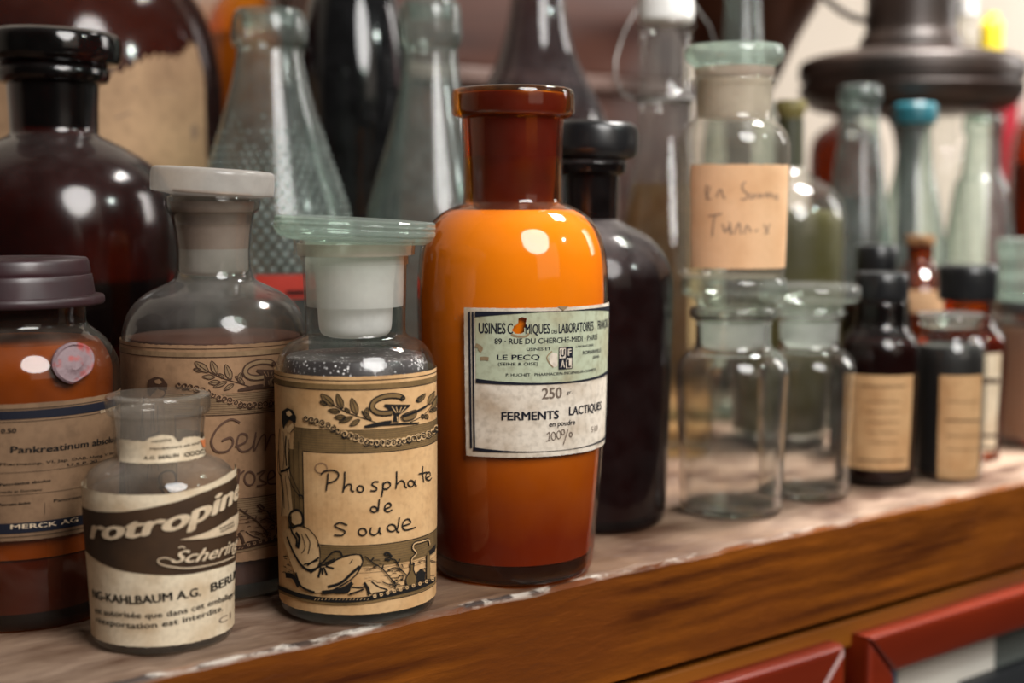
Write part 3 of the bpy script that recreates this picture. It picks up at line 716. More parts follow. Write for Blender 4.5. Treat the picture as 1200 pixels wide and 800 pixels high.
def pharmacy_art(LL, a_lo, a_hi):
    """engraved frame: laurel, snake and cup, garland, two figures; traced once, reused on the second bottle of the set"""
    class Dense:
        def __getattr__(s, k): return getattr(LL, k)
        def stroke(s, key, pts, w, *a, **k): LL.stroke(key, pts, w*1.3 if key == "ink" else w, *a, **k)
    L = Dense()
    u = cz(320, 430, 6); d = cz(320, 620, 6); m = cz(320, 460, 4.44)
    Z = lambda px, py: L.s(px, py)[1]
    w = L.px()
    for yy, ww in ((445.2, .9), (456.2, .9)): L.rule('ink', a_lo, a_hi, 437, yy, ww)
    L.band('olive', a_lo, a_hi, Z(437, 455.5), Z(437, 449.5), .0003)
    # frieze and columns
    L.band('olive', L.s(345, 500)[0], a_hi, Z(437, 530), Z(437, 503), .0003)
    L.rule('ink', L.s(345, 500)[0], a_hi, 437, 503, .5); L.rule('ink', L.s(356, 530)[0], a_hi, 437, 530, 1.0)
    aL = L.s(356, 560)[0]
    L.band('olive', L.s(337, 560)[0], aL, Z(437, 641), Z(437, 530), .0003, 4)
    L.stroke('ink', [(aL, Z(437, 641)), (aL, Z(437, 530))], .9, raw=True)
    for f in (.25, .5, .78):
        ax = L.s(337, 560)[0]*(1-f) + aL*f; L.stroke('ink', [(ax, Z(437, 641)), (ax, Z(437, 520))], .35, raw=True)
    for yy in (505.5, 508, 510.5, 513, 516, 519, 522, 525, 527.5): L.rule('hatch', L.s(345, 500)[0], a_hi, 437, yy, .4, .00036)
    # laurel sprays
    def leaf(p, q, wd):
        (x0, y0), (x1, y1) = p, q; dx, dy = x1-x0, y1-y0; l = math.hypot(dx, dy); nx, ny = -dy/l*wd, dx/l*wd
        pts = [(x0, y0), (x0+dx*.35+nx, y0+dy*.35+ny), (x0+dx*.7+nx*.8, y0+dy*.7+ny*.8), (x1, y1), (x0+dx*.7-nx*.8, y0+dy*.7-ny*.8), (x0+dx*.35-nx, y0+dy*.35-ny)]
        L.fill('olive', u(*pts), .0004); L.stroke('ink', u(*pts), .75, .0005, closed=True, n=3); L.stroke('ink', u((x0, y0), (x1-dx*.15, y1-dy*.15)), .5, .0005)
    for p, q, wd in (((430,272),(340,188),26),((385,262),(332,240),13),((490,292),(452,186),22),((515,352),(432,352),18),((590,335),(552,216),24),((562,348),(465,388),16),((650,350),(662,282),18),((610,368),(540,412),16),((690,372),(622,306),14),((475,312),(388,302),16),((540,320),(505,285),12)): leaf(p, q, wd)
    L.stroke('ink', u((720,388),(640,360),(540,325),(460,285),(370,225)), .8)
    for p, q, wd in (((1010,245),(1066,186),16),((1000,240),(1040,200),10),((1085,262),(1130,170),20),((1110,300),(1158,190),16),((1060,335),(1085,360),14),((1090,310),(1150,290),12),((1040,330),(1050,362),10)): leaf(p, q, wd)
    L.stroke('ink', u((960,388),(1040,345),(1110,270),(1140,200)), .8)
    # snake and cup
    sn = u((912,222),(880,204),(820,200),(760,212),(712,238),(694,278),(720,312),(770,324),(832,318))
    L.stroke('ink', sn, 5.6, .0005); L.stroke('olive', sn, 4.0, .0007)
    L.circ('ink', *u((905, 216))[0], 2, 1.6, 2.2, .0009)
    L.fill('ink', u((782,258),(960,262),(955,274),(905,318),(878,335),(880,384),(838,384),(846,335),(815,300),(775,272)), .0006)
    for x0, x1 in ((830, 858), (860, 868), (895, 880), (925, 890)): L.stroke('tan', u((x0, 278), (x1, 318)), 1.0, .0008)
    L.stroke('tan', u((866,345),(870,380)), 1.4, .0008)
    L.stroke('ink', u((640,418),(740,400),(830,380)), 4.0, .0006, taper=True); L.stroke('ink', u((690,408),(850,400),(1018,392)), 1.8, .0006)
    L.fill('olive', u((900,338),(990,300),(1000,330),(975,365),(915,375)), .0006); L.stroke('ink', u((900,338),(990,300),(1000,330),(975,365),(915,375)), 1, .0007, closed=True)
    L.stroke('ink', u((905,345),(985,315),(1072,268)), 2.4, .0009)
    # garland of curls
    g = ((240,358),(278,368),(312,380),(350,392),(388,408),(425,425),(460,445),(505,470),(545,482),(582,492),(620,510),(655,525),(690,530),(728,532),(765,530),(805,530),(842,528),(880,522),(915,518),(950,505),(985,500),(1015,492),(1050,482),(1085,470),(1118,455),(1140,430))
    for i, (x, y) in enumerate(g):
        px_, py_ = u((x, y))[0]; L.circ('tan', px_, py_, 2.6, 3.0, 3.0, .0005)
        L.stroke('ink', [(px_ + rr*math.cos(t)*.9, py_ + rr*math.sin(t)) for t, rr in ((i+.0, 3.6), (i+1.2, 3.5), (i+2.4, 3.2), (i+3.6, 2.6), (i+4.8, 2.0), (i+6.2, 1.2), (i+7.5, .6))], .95, .0007)
        if i % 2: L.stroke('ink', [(px_-3, py_+3.5), (px_, py_+4.6), (px_+3, py_+3.2)], .9, .0007)
    # standing figure
    L.fill('tan', m((48,180),(75,170),(95,220),(85,330),(95,480),(110,640),(45,640),(38,430)), .0005)
    L.fill('tan', m((75,190),(112,150),(118,180),(98,208),(80,205)), .0006)
    L.fill('ink', m((55,95),(80,78),(108,88),(128,125),(125,158),(108,150),(92,140),(75,160),(62,190),(54,150)), .0007)
    L.fill('tan', m((78,98),(95,92),(108,112),(95,122),(80,115)), .0009)
    L.stroke('ink', m((108,150),(118,168),(112,188),(98,206)), .8, .0007)
    for q, wd in (([(42,185),(38,300),(45,420),(58,520),(52,640)], 1.3), ([(75,225),(72,300),(78,380)], 1.8), ([(60,200),(66,300),(60,400)], .8), ([(88,240),(90,380),(120,470),(150,530)], .9), ([(76,390),(100,470),(130,520),(150,548)], .9), ([(48,410),(75,400),(95,385)], 2.2), ([(50,425),(62,520),(66,600)], 1.0), ([(70,430),(84,540),(92,610)], .7), ([(36,300),(34,400),(50,430)], 1.2), ([(140,530),(158,535),(160,548)], 1.5)):
        L.stroke('ink', m(*q), wd, .0007)
    # seated figure
    L.fill('tan', d((70,20),(180,-30),(290,20),(335,100),(340,210),(300,280),(480,205),(600,165),(628,225),(570,330),(430,425),(310,445),(220,415),(165,310)), .0006)
    for q, wd in (([(330,240),(360,225),(420,160),(470,150),(490,185)], 1.4), ([(330,250),(400,240),(490,190),(590,172),(625,190),(622,250),(560,340),(430,420)], 1.2), ([(345,262),(325,335)], 2.2), ([(352,265),(355,315)], 1.8), ([(362,262),(385,318)], 1.8), ([(375,255),(432,272)], 1.8), ([(372,235),(440,205)], 1.6), ([(350,245),(270,300)], 2.0),
                  ([(110,50),(150,150),(205,245),(260,285),(310,275)], 2.6), ([(170,20),(195,60),(185,130)], 3.0), ([(235,25),(268,90),(255,170)], .9), ([(210,30),(235,120),(210,165)], .8), ([(330,95),(338,180),(332,245)], 1.0), ([(250,250),(330,195)], 1.6), ([(225,245),(325,215)], 1.0),
                  ([(390,400),(480,372),(560,300),(612,255)], 2.6), ([(350,440),(420,432),(500,412),(560,372)], 3.6), ([(440,430),(520,425),(530,400)], 4.6), ([(170,300),(205,395),(300,440)], 2.2), ([(100,320),(150,330),(190,400)], 5.0), ([(560,210),(540,240)], .8)):
        L.stroke('ink', d(*q), wd, .0008)
    L.stroke('ink', m((98,625),(125,608),(150,618),(162,650),(158,682),(130,690),(112,700),(100,690),(92,655)), 2.2, .0008, closed=True)
    L.fill('tan', m((104,625),(125,612),(148,622),(157,650),(152,680),(125,688),(105,675)), .0007)
    L.stroke('ink', m((95,690),(110,730),(130,760),(128,800)), 2.4, .0008); L.stroke('ink', m((160,690),(200,715),(235,760),(240,800)), .9, .0008)
    # lower landscape
    zp = Z(418, 639)
    L.band('olive', L.s(372, 660)[0], a_hi, Z(418, 664), zp, .0003)
    for yy in (642, 644.5, 647, 650, 653, 656, 659, 662, 666, 671): L.rule('hatchb', L.s(374, 650)[0], a_hi, 418, yy, .4, .00036)
    L.rule('ink', L.s(352, 640)[0], a_hi, 418, 639, 1.0)
    for i in range(70):
        x = random.uniform(640, 1120); y = random.uniform(215, 400)
        if 930 < x < 1000 and y < 400: continue
        ln = random.uniform(20, 60); L.stroke('ink' if i % 3 else 'tan', d((x, y), (x+ln*.6, y-4), (x+ln, y-2)), .5, .0005)
    for i in range(26):
        x = random.uniform(70, 160); y = random.uniform(180, 300); L.stroke('ink', d((x, y), (x+18, y+6)), .5, .0005)
    L.fill('tan', d((545,395),(640,390),(600,430),(530,455)), .0007); L.fill('tan', d((645,370),(700,355),(800,425),(690,450)), .0007)
    for q, wd in (([(545,400),(600,405),(640,400)], 1.5), ([(540,450),(600,430),(640,415)], 1.5), ([(640,370),(665,410),(675,455)], 2.4), ([(690,362),(740,400),(800,425),(700,445)], 1.2),
                  ([(645,185),(700,230),(765,275),(820,340),(850,380),(848,440)], 1.1), ([(690,215),(705,195)], 1.6), ([(730,250),(700,262)], 1.2), ([(765,275),(770,245)], 1.2), ([(765,365),(800,380),(840,385)], 1.0),
                  ([(775,165),(815,200),(855,215),(880,265),(930,320)], 1.2), ([(775,170),(800,160),(830,190)], 2.0), ([(780,205),(815,215)], 1.8), ([(870,235),(885,205)], 1.2), ([(800,285),(850,265),(900,290)], 1.1), ([(870,340),(885,320),(905,325),(900,350),(885,345)], 1.2), ([(895,240),(905,265)], 1.0)):
        L.stroke('ink', d(*q), wd, .0009)
    for x, y in ((835,365),(860,362),(850,385),(825,395),(868,390)): L.circ('ink', *d((x, y))[0], 1.9, 1.9, .8, .0009)
    fl = d((955,238),(980,238),(978,285),(1002,345),(985,398),(945,405),(925,365),(930,330),(955,285))
    L.fill('olive', fl, .0007); L.stroke('ink', fl, 1.2, .0009, closed=True, n=3); L.stroke('ink', d((948,240),(985,240)), 1.6, .0009)
    tb = d((966,240),(968,205),(998,165),(975,130),(985,98),(1030,85),(1080,72),(1090,110)); L.stroke('ink', tb, 3.0, .0007); L.stroke('tan', tb, 1.7, .0009)
    L.fill('olive', d((1068,180),(1092,150),(1096,345),(1066,350)), .0007); L.stroke('ink', d((1068,180),(1066,350)), 1.2, .0009); L.fill('ink', d((1000,300),(1030,275),(1060,300),(1055,360),(1005,370)), .0008)
    L.fill('ink', d((1085,150),(1130,100),(1128,150),(1090,180)), .0008)
    gl = d((50,400),(110,430),(180,455),(280,478),(380,490),(480,495),(600,490),(700,478),(780,462),(860,445),(940,425),(1010,405),(1080,375),(1130,345))
    L.stroke('ink', gl, 4.2, .0008); L.stroke('olive', [(x, y+4.4) for x, y in gl], 3.2, .0006)
    for i in range(20): L.circ('tan' if i % 2 else 'ink', *d((690 + i*22, 470 - i*5.2 - (i*i*.06)))[0], 1.5, 1.5, 1.3, .001)
    for i in range(16): L.stroke('tan', d((300+i*24, 492), (312+i*24, 482)), .6, .001)
    L.rule('ink', a_lo, a_hi, 418, 705, .8)
PT, PB = L.s(424, 441)[1], L.s(418, 720)[1]
L.sheet(-2.0*L.rr(), 2.0*L.rr(), PB, PT, P_TAN, 120, 30, jag=.00008)
pharmacy_art(L, -2.0*L.rr(), 2.0*L.rr())
L.band('cream', L.s(356.4, 560)[0], 1.9*L.rr(), L.s(418, 638.5)[1], L.s(437, 530.5)[1], .0003, 40)
c = cz(310, 420, 2.424)
for q in ([(182,325),(181,345),(177,375)], [(163,328),(172,319),(195,316),(211,325),(208,340),(192,350),(181,352)],
          [(229,320),(228,350),(224,379)], [(225,372),(236,357),(247,358),(247,372),(255,377)],
          [(323,349),(311,349),(305,357),(317,366),(315,374),(300,374)], [(336,350),(335,370),(331,392)], [(334,357),(348,349),(356,357),(347,369),(335,368)],
          [(373,319),(373,345),(371,369)], [(373,357),(386,345),(395,352),(396,362),(402,366)], [(424,344),(424,356),(429,362)],
          [(446,305),(446,330),(449,351)], [(434,327),(458,322)], [(456,338),(467,331),(464,322),(456,327),(455,340),(464,345),(471,338)],
          [(325,398),(323,420),(321,434)], [(341,426),(357,418),(353,409),(343,414),(340,428),(349,434),(361,428)],
          [(236,472),(216,465),(201,472),(212,481),(229,489),(222,500),(199,500)], [(302,478),(300,494),(310,500),(322,492),(326,478),(326,492),(331,498)],
          [(381,449),(378,470),(374,488),(381,492)], [(391,474),(412,466),(406,455),(394,460),(389,476),(399,486),(426,478)]):
    L.stroke('pen', c(*q), 1.9, .0007)
for x, y, rx, ry in ((272,369,9,9), (413,354,8,9), (310,427,9,8), (278,491,11,10), (359,480,12,10)): L.circ('pen', *c((x, y))[0], rx/2.424, ry/2.424, 1.9, .0007)
L.circ('faint', 377, 548, 7, 6, 1.2, .0005)
HATCH = solid('hatch_ink', (.07, .042, .018), .8)
L.done({'hatch': ('hatching', HATCH), 'hatchb': ('hatching', HATCH), 'ink': ('engraving', INK), 'olive': ('olive_printing', OLIVE), 'tan': ('light_printing', SKIN), 'cream': ('writing_panel', P_TAN), 'pen': ('handwriting', INK), 'faint': ('stain', P_OLD)})

# --- dusty bottle of the same set, behind
PENB = solid('brown_pen_ink', (.095, .042, .022), .7)
sp = Spot(258, by=678)
r, o = make('pharmacy_bottle', sp, 'dusty round-shouldered glass bottle with faded handwritten label and tilted flat lid', 'bottle',
    [(678,92),(674,98),(666,101),(640,102),(520,105.5),(420,107.5),(395,106.5),(372,102),(355,92),(343,78),(335,62),(329,50),(322,45),(310,42.5),(290,42.5),(262,46),(250,49,1),(247,53,1),(243,55),(236,55.5),(230,54,1)], G_DUSTY, seg=96, inner=.012)
contents(r, o, .003, sp.z(392), POW_DK, 'dark_contents')
part(r, sp, 'ground_neck', [(321,35),(317,39),(302,40),(290,40)], G_FROST2, closed=False)
part(r, sp, 'stained_neck', [(291,40.2),(262,43),(250,46),(236,49)], G_FROSTD, closed=False)
part(r, sp, 'stopper', [(322,30),(300,35),(250,41),(236,44),(231,46),(229,52,1),(227,68,1),(225,71),(205,71.5),(200,70),(198,66,1),(197,50)], FROST_LID, tilt=3.6, piv=229, label='thick flat glass lid tilted to the right')
part(r, sp, 'cork_disc', [(231,42),(226,46,1),(224,46,1)], CORK, tilt=3.6, piv=229)
L = Label(sp, rad_of(o, sp.z(660), sp.z(430)), r); L.Rref = L.R(sp.z(560))
ca1 = L1.s(452, 472)[0]; t1 = L1.s(424, 441)[1]; ca2 = L.s(302, 435)[0]; t2 = L.s(262, 404)[1]
L2 = Label(sp, L.R, r, xf=lambda a, z: (a - ca1 + ca2, t2 + (z - t1)*.97), src=L1); L2.Rref = L.Rref
L2.sheet(-2.0*L.rr(), 2.0*L.rr(), t2 + (PB - t1)*.97, t2, P_OLD, 120, 30, jag=.0002)
random.seed(5); pharmacy_art(L2, -2.0*L.rr(), 2.0*L.rr())
L.obj = L2.obj
c = cz(140, 390, 2.5)
for q, wd in (([(352,262),(325,252),(290,275),(270,315),(283,345),(315,345),(332,322),(325,305),(300,315)], 2.4), ([(338,332),(368,318),(372,298),(352,296),(343,325),(358,346),(385,335),(398,300)], 2.2), ([(398,290),(392,345),(412,305),(425,300),(424,345)], 2.0), ([(424,345),(440,300),(456,305),(455,345),(470,335)], 2.0),
          ([(335,408),(350,400),(345,448)], 2.4), ([(348,415),(365,402)], 2), ([(400,412),(425,402),(408,425),(428,440),(400,448)], 2.2), ([(432,430),(452,418),(446,402),(434,412),(434,440),(460,440)], 2.0)):
    L.stroke('pen', c(*q), wd, .0007)
L.circ('pen', *c((380, 425))[0], 6, 8, 2.2, .0007)
L2.done({'hatch': ('hatching', BRN), 'hatchb': ('hatching', BRN), 'ink': ('engraving', BRN), 'olive': ('olive_printing', paper('faded_olive', (.24, .15, .08), (.15, .09, .045), 60)), 'tan': ('light_printing', P_OLD), 'pen': ('handwriting', PENB)})
L.done({'pen': ('handwriting', PENB)})

# --- small open bottle, front left
sp = Spot(192, by=744)
r, o = make('medicine_bottle', sp, 'small open clear bottle with cream label crossed by a dark slanting band, front left', 'bottle',
    [(744,72),(741,78),(735,81,1),(700,82),(620,86),(575,88),(562,87),(551,82),(544,74),(538,62),(534,54),(528,51.5),(505,52),(486,54,1),(482,59,1),(474,60.5),(463,60),(461,57,1)], G_DUSTY2, seg=80, inner=.006)
part(r, sp, 'frosted_neck_lining', [(536,46),(525,47.5),(500,48),(478,51)], glass('hazy_lining', (.85, .83, .80), (.6, .58, .55), .3, frost=.2, frostcol=(.55, .5, .45)), closed=False)
L = Label(sp, rad_of(o, sp.z(738), sp.z(566)), r); L.Rref = L.R(sp.z(650))
u = cz(95, 560, 6.153)
hi = L.s(190, 578)[1]
topf = lambda a: L.s(190, 586)[1] + max(0, a - L.s(150, 600)[0])*.30
aA, aB = -1.9*L.rr(), 1.75*L.rr()
top0 = L.s(108, 564)[1]
L.sheet(aA, aB, L.s(190, 757)[1], lambda a: L.s(190, 581)[1] + L.px()*min(15.5, 2 + 12*max(0, a/L.rr())**1.5), P_CREAM, 90, 40, jag=.0001)
# dark band: its edges are traced across the front and carried on round the sides
def edge(pts):
    q = sorted(L.s(*p) for p in pts)
    def f(a):
        if a <= q[0][0]: s = (q[1][1]-q[0][1])/(q[1][0]-q[0][0]); return q[0][1] + s*(a-q[0][0])*.5
        if a >= q[-1][0]: s = (q[-1][1]-q[-2][1])/(q[-1][0]-q[-2][0]); return q[-1][1] + s*(a-q[-1][0])*.6
        for p0, p1 in zip(q, q[1:]):
            if p0[0] <= a <= p1[0]: return p0[1] + (p1[1]-p0[1])*(a-p0[0])/(p1[0]-p0[0])
    return f
eT = edge(u((110,238),(300,242),(480,215),(700,165),(850,110),(1000,50),(1090,0))); eB = edge(u((90,570),(180,625),(300,665),(440,688),(640,700),(800,688),(950,655),(1100,600)))
L.band('dark', aA, aB, eB, eT, .0003, 70)
L.fill('cream', u((705,442),(800,418),(900,385),(1000,330),(1060,285),(1125,232),(1118,300),(1105,372),(1020,405),(900,432),(800,440)), .0009)
# the big slanting script word
bl = u((62,420),(160,430),(260,435),(400,420),(520,398),(700,365),(800,330),(900,290),(1000,240),(1100,170))
L.text('cream', 'rotropine', 0, 0, 24, bold=.045, shear=.32, off=.0008, path=u((78,428),(160,436),(260,436),(400,420),(520,400),(700,362),(800,328),(900,285),(1000,232),(1085,175),(1122,120)))
# company script with its swash
L.text('cream', 'Schering', 0, 0, 15.5, bold=.02, shear=.5, off=.0011, path=u((645,604),(760,604),(880,590),(980,566),(1060,532),(1108,490)))
for q, wd in (([(690,602),(620,572),(575,574),(556,590),(575,615),(650,635),(760,645),(880,630),(1000,600),(1085,562)], 1.6), ([(745,500),(720,488),(700,500)], 1.4)):
    L.stroke('cream', u(*q), wd, .0011)
L.text('ink', 'IMPORTÉ', *u((1036, 342))[0], 2.4, 15, off=.0013, path=u((985,368),(1030,348),(1078,322)), bold=.02); L.text('ink', 'ALLEMAGNE', 0, 0, 2.4, off=.0013, path=u((985,390),(1035,368),(1082,342)), bold=.02)
n = cz(0, 430, 2.163); b1 = cz(0, 640, 4)
zl = L.s(190, 700)[1]
L.text('ink', 'NG-KAHLBAUM A.G.', 0, 0, 10.5, path=b1((440,238),(500,255),(600,268),(700,265),(800,252),(940,228)), bold=.028)
L.text('ink', 'BERLIN', 0, 0, 10.5, path=b1((985,212),(1050,185),(1090,155),(1103,140)), bold=.028)
L.text('ink', 'est autorisée que dans cet emballage ori', 0, 0, 7.2, path=b1((450,308),(560,328),(680,335),(800,325),(900,303),(1000,272),(1098,215)), bold=.012)
L.text('ink', 'réexportation est interdite.', 0, 0, 7.2, path=b1((455,352),(540,372),(640,383),(760,375),(860,355),(960,328),(1040,298)), bold=.012)
L.text('faint', 'C1', 0, 0, 8, path=b1((1022,362),(1050,352),(1078,335)))
L.done({'dark': ('dark_band', DKBR), 'cream': ('pale_lettering', PALE), 'ink': ('lettering', INK), 'faint': ('stamped_figures', STAMP)})
# torn seal round the neck
LN = Label(sp, rad_of(o, sp.z(532), sp.z(500)), r); LN.Rref = LN.R(sp.z(518))
v = cz(90, 430, 3.81); nt_ = edge
q = sorted(LN.s(*p) for p in v((305,330),(330,312),(380,300),(430,308),(455,340),(480,312),(530,308),(560,318),(585,300)))
def ntop(a):
    for p0, p1 in zip(q, q[1:]):
        if p0[0] <= a <= p1[0]: return p0[1] + (p1[1]-p0[1])*(a-p0[0])/(p1[0]-p0[0])
    return q[0][1] if a < q[0][0] else q[-1][1]
LN.sheet(q[0][0]-.012, q[-1][0]+.02, LN.s(*v((430, 425))[0])[1], ntop, P_CREAM, 60, 10, name='neck_label', jag=.0002)
LN.text('ink', 'Handelsware mit Inhalt', 0, 0, 3.0, path=v((330,368),(440,360),(545,340)), bold=.01); LN.text('ink', 'A.G. BERLIN', 0, 0, 4.0, path=v((300,412),(380,408),(455,398)), bold=.015); LN.text('ink', 'originalpackung', 0, 0, 2.6, path=v((335,335),(420,325)), bold=.01)
for i in range(4): LN.circ('ink', *v((490+i*22, 388-i*4))[0], 3, 2, 1, .0006)
LN.fill('orange', v((545,325),(580,318),(588,350),(560,360)), .0005)
LN.done({'ink': ('lettering', INK), 'orange': ('orange_stamp', solid('orange_ink', (.6, .18, .06), .7))})

# --- brown screw-lid jar at the left edge
sp = Spot(28, by=713)
r, o = make('screw_lid_jar', sp, 'squat amber jar with a purple-brown screw lid, paper seal and tan label, left edge', 'jar',
    [(713,92),(709,100),(700,104,1),(640,109),(540,114),(450,118),(428,117.5),(412,112),(398,103),(388,92),(382,85),(376,82),(352,82,1)], G_PANK, seg=96)
contents(r, o, .003, sp.z(398), POW_BR, 'powder', z0=sp.z(632)); contents(r, o, .0035, sp.z(634), POW_DK, 'dark_residue')
part(r, sp, 'lid', [(356,102,1),(354,103.5,1),(349,103.5),(346,102,1),(345,93,1),(322,90),(321,88,1),(317,88.5),(305,86.5),(302,84,1),(301,60)], BAKEP, n=3)
L = Label(sp, rad_of(o, sp.z(690), sp.z(455)), r); L.Rref = L.R(sp.z(560))
e = cz(0, 440, 3.636)
L.sheet(-1.4*L.rr(), L.s(140, 540)[0], L.s(40, 632)[1], L.s(40, 472)[1], P_DARK, 70, 20, jag=.0001)
aw = L.s(139, 540)[0]; al_ = -1.35*L.rr()
L.band('navy', al_, aw, L.s(40, 490)[1], L.s(40, 480)[1], .0004); L.rule('ink', al_, aw, 40, 478, .8); L.rule('ink', al_, aw, 40, 493, .6)
L.band('navyb', al_, aw, L.s(40, 623)[1], L.s(40, 611)[1], .0004); L.rule('ink', al_, aw, 40, 627, .6)
L.text('ink', 'Pankreatinum absolutum', 0, 0, 8, path=e((45,328),(180,325),(300,312),(400,298),(505,272)), bold=.02)
L.text('ink', 'Pharmacop. VI, Jap. DAB, Hung. V, Helv. V', 0, 0, 3.2, path=e((0,382),(150,378),(300,362),(500,325)), bold=.008); L.text('ink', 'U.S.P. XI', 0, 0, 3.2, path=e((285,385),(410,368)), bold=.01)
L.text('ink', '0.50', 0, 0, 5.5, path=e((5,245),(70,242)), bold=.02); L.text('ink', 'Pancréatine absolue', 0, 0, 3.4, path=e((0,470),(100,462),(215,450)), bold=.02); L.text('ink', 'made in Germany', 0, 0, 2.8, path=e((0,500),(180,488)), bold=.008)
L.text('ink', 'Pancreatina absoluta', 0, 0, 3.4, path=e((0,555),(130,545)), bold=.02); L.text('ink', 'Pancreatina', 0, 0, 3.6, path=e((228,538),(300,528),(372,512)), bold=.01)
L.rule('ink', al_, aw, 40, 552, .4); L.rule('ink', al_, aw, 40, 578, .4); L.stroke('ink', e((190,540),(190,590)), .4)
L.text('pale', 'MERCK AG', 0, 0, 5.5, path=e((45,653),(180,645),(330,620)), bold=.015); L.text('paleb', 'DARMSTADT', 0, 0, 4, path=e((425,160),(495,140)), bold=.02)
L.done({'navyb': ('printed_band', NAVY), 'paleb': ('pale_lettering', PALE), 'navy': ('printed_band', NAVY), 'ink': ('lettering', INK), 'pale': ('pale_lettering', PALE)})
LS = Label(sp, rad_of(o, sp.z(470), sp.z(400)), r); LS.Rref = LS.R(sp.z(425))
s_ = cz(0, 290, 2.963)
LS.obj = None
bm = bmesh.new(); pts = [LS.s(*p) for p in s_((178,395),(195,355),(245,328),(295,340),(318,372),(312,425),(285,450),(245,472),(205,455),(182,425))]; pts = crom(pts, 3, True)
cxy = (sum(p[0] for p in pts)/len(pts), sum(p[1] for p in pts)/len(pts)); rings = []
for f, off in ((1, .0002), (1, .0012), (.9, .0018), (.82, .0013), (.45, .0013), (.3, .0019), (.05, .0016)):
    rings.append([bm.verts.new(LS.pos(cxy[0]+(p[0]-cxy[0])*f, cxy[1]+(p[1]-cxy[1])*f, off)) for p in pts])
for A, B in zip(rings, rings[1:]):
    for i in range(len(A)): bm.faces.new((A[i], A[(i+1) % len(A)], B[(i+1) % len(A)], B[i]))
bm.faces.new(rings[-1]); link('paper_seal', bm, solid('faded_seal_paper', (.17, .11, .12), .6, (.27, .035, .03), 130, .50, .62, bump=.4), r, label='round torn paper seal')
BLACKC = solid('black_contents', (.006, .005, .005), .5)
# ------------------------------------------------------------------ bottles behind and to the right
# big brown stoppered bottle, upper left
sp = Spot(78, d=.735)
yb = 614
r, o = make('reagent_bottle', sp, 'large round-shouldered dark amber bottle with flat black stopper, in front of the torn-label jar', 'bottle',
    [(yb,120),(yb-5,128),(yb-14,131,1),(480,135),(330,139),(285,139.5),(255,138),(230,133),(210,124),(192,109),(176,86),(166,67),(160,54),(156,50,1),(130,50.5),(100,52,1),(97,62,1),(90,65),(82,64),(77,60,1)], G_AMBER, seg=96)
part(r, sp, 'stopper', [(150,40),(100,48),(82,58),(78,60),(74,73,1),(66,77),(50,77),(41,74),(37,64,1)], G_STOP, tilt=1.5)
contents(r, o, .003, sp.z(420), POW_DK, 'dark_contents')

# dark bottle right of the orange one
sp = Spot(690, by=607)
r, o = make('reagent_bottle', sp, 'dusty dark purple-brown stoppered bottle standing just right of the orange bottle', 'bottle',
    [(607,80),(604,86),(598,89,1),(560,91),(450,94.5),(350,97),(326,96.5),(308,92),(292,83),(278,69),(268,52),(262,40),(257,31,1),(230,32),(206,33,1),(202,41,1),(192,42),(188,40,1)], G_PURPLE, seg=80)
contents(r, o, .003, sp.z(300), POW_DK, 'dark_contents')
part(r, sp, 'stopper', [(250,26),(205,30),(190,38),(186,40),(183,48,1),(176,52),(160,52),(148,50),(143,44,1)], BAKE, tilt=2)

# clear empty jar with the labelled jar on top of it
sp = Spot(856, by=597)
r, o = make('stopper_jar', sp, 'empty clear glass jar with flat stopper, carrying the tan-labelled jar on its lid', 'jar',
    [(597,52),(594,58),(588,60.5,1),(560,61),(480,64),(440,66),(430,65),(420,61),(412,54),(408,46,1),(400,44),(378,44),(374,45,1),(372,49),(366,50),(361,49),(359,46,1)], G_JAR, thick=.0024)
part(r, sp, 'ground_neck', [(408,30),(404,36),(376,39)], G_FROST, closed=False)
part(r, sp, 'stopper', [(402,27),(398,30),(372,37),(358,43),(350,47),(346,57),(343,61,1),(338,62),(330,61.5),(325,59,1)], G_LID)
ztop = sp.z(325)
spL = Spot(857, d=sp.d, z0=ztop)
sp2 = spL
r, o = make('stopper_jar', sp2, 'clear glass jar with tan handwritten label, standing on top of another jar', 'jar',
    [(325,52),(323,59),(318,62,1),(300,63),(220,65),(178,65.5),(165,64.5),(154,60),(146,53),(141,46,1),(134,44),(106,44),(102,44,1),(98,48),(94,48.5),(91,46,1)], G_HAZY)
part(r, sp2, 'ground_neck', [(139,40),(132,42),(92,43.5)], G_FROSTW, closed=False)
part(r, sp2, 'stopper_shank', [(136,30),(132,36),(98,41),(90,46),(80,47,1)], G_FROSTD)
part(r, sp2, 'stopper', [(80,46),(74,52),(71,56,1),(66,57.5),(58,56.5),(54,54,1)], G_LID3)
L = Label(sp2, rad_of(o, sp2.z(310), sp2.z(185)), r); L.Rref = L.R(sp2.z(255))
q = cz(780, 180, 5)
L.sheet(L.s(810, 250)[0], L.s(918, 250)[0] + .006, L.s(860, 315)[1], L.s(860, 192.5)[1], P_ORANGE, 50, 10, jag=.0003)
for st in ([(245,180),(238,220),(250,262),(270,262)], [(262,190),(252,230),(240,270)], [(300,255),(315,215),(330,215),(335,245),(350,262)], [(470,165),(450,180),(455,215),(480,235),(465,268),(440,265)], [(500,230),(490,255),(505,262),(520,235),(522,262)], [(540,230),(545,258),(562,235),(566,258)], [(580,255),(590,228),(600,255),(612,230),(620,255)], [(640,235),(630,255),(650,255),(655,235),(650,275)],
           [(250,365),(330,352)], [(290,360),(280,420),(275,485)], [(335,410),(350,460),(370,430),(385,475),(375,400)], [(400,470),(430,405),(440,470)], [(460,470),(475,420),(500,460)], [(520,455),(540,445)], [(575,415),(600,470)], [(610,410),(580,470)]):
    L.stroke('pencil', q(*st), 1.7)
L.done({'pencil': ('handwriting', GREYINK)})

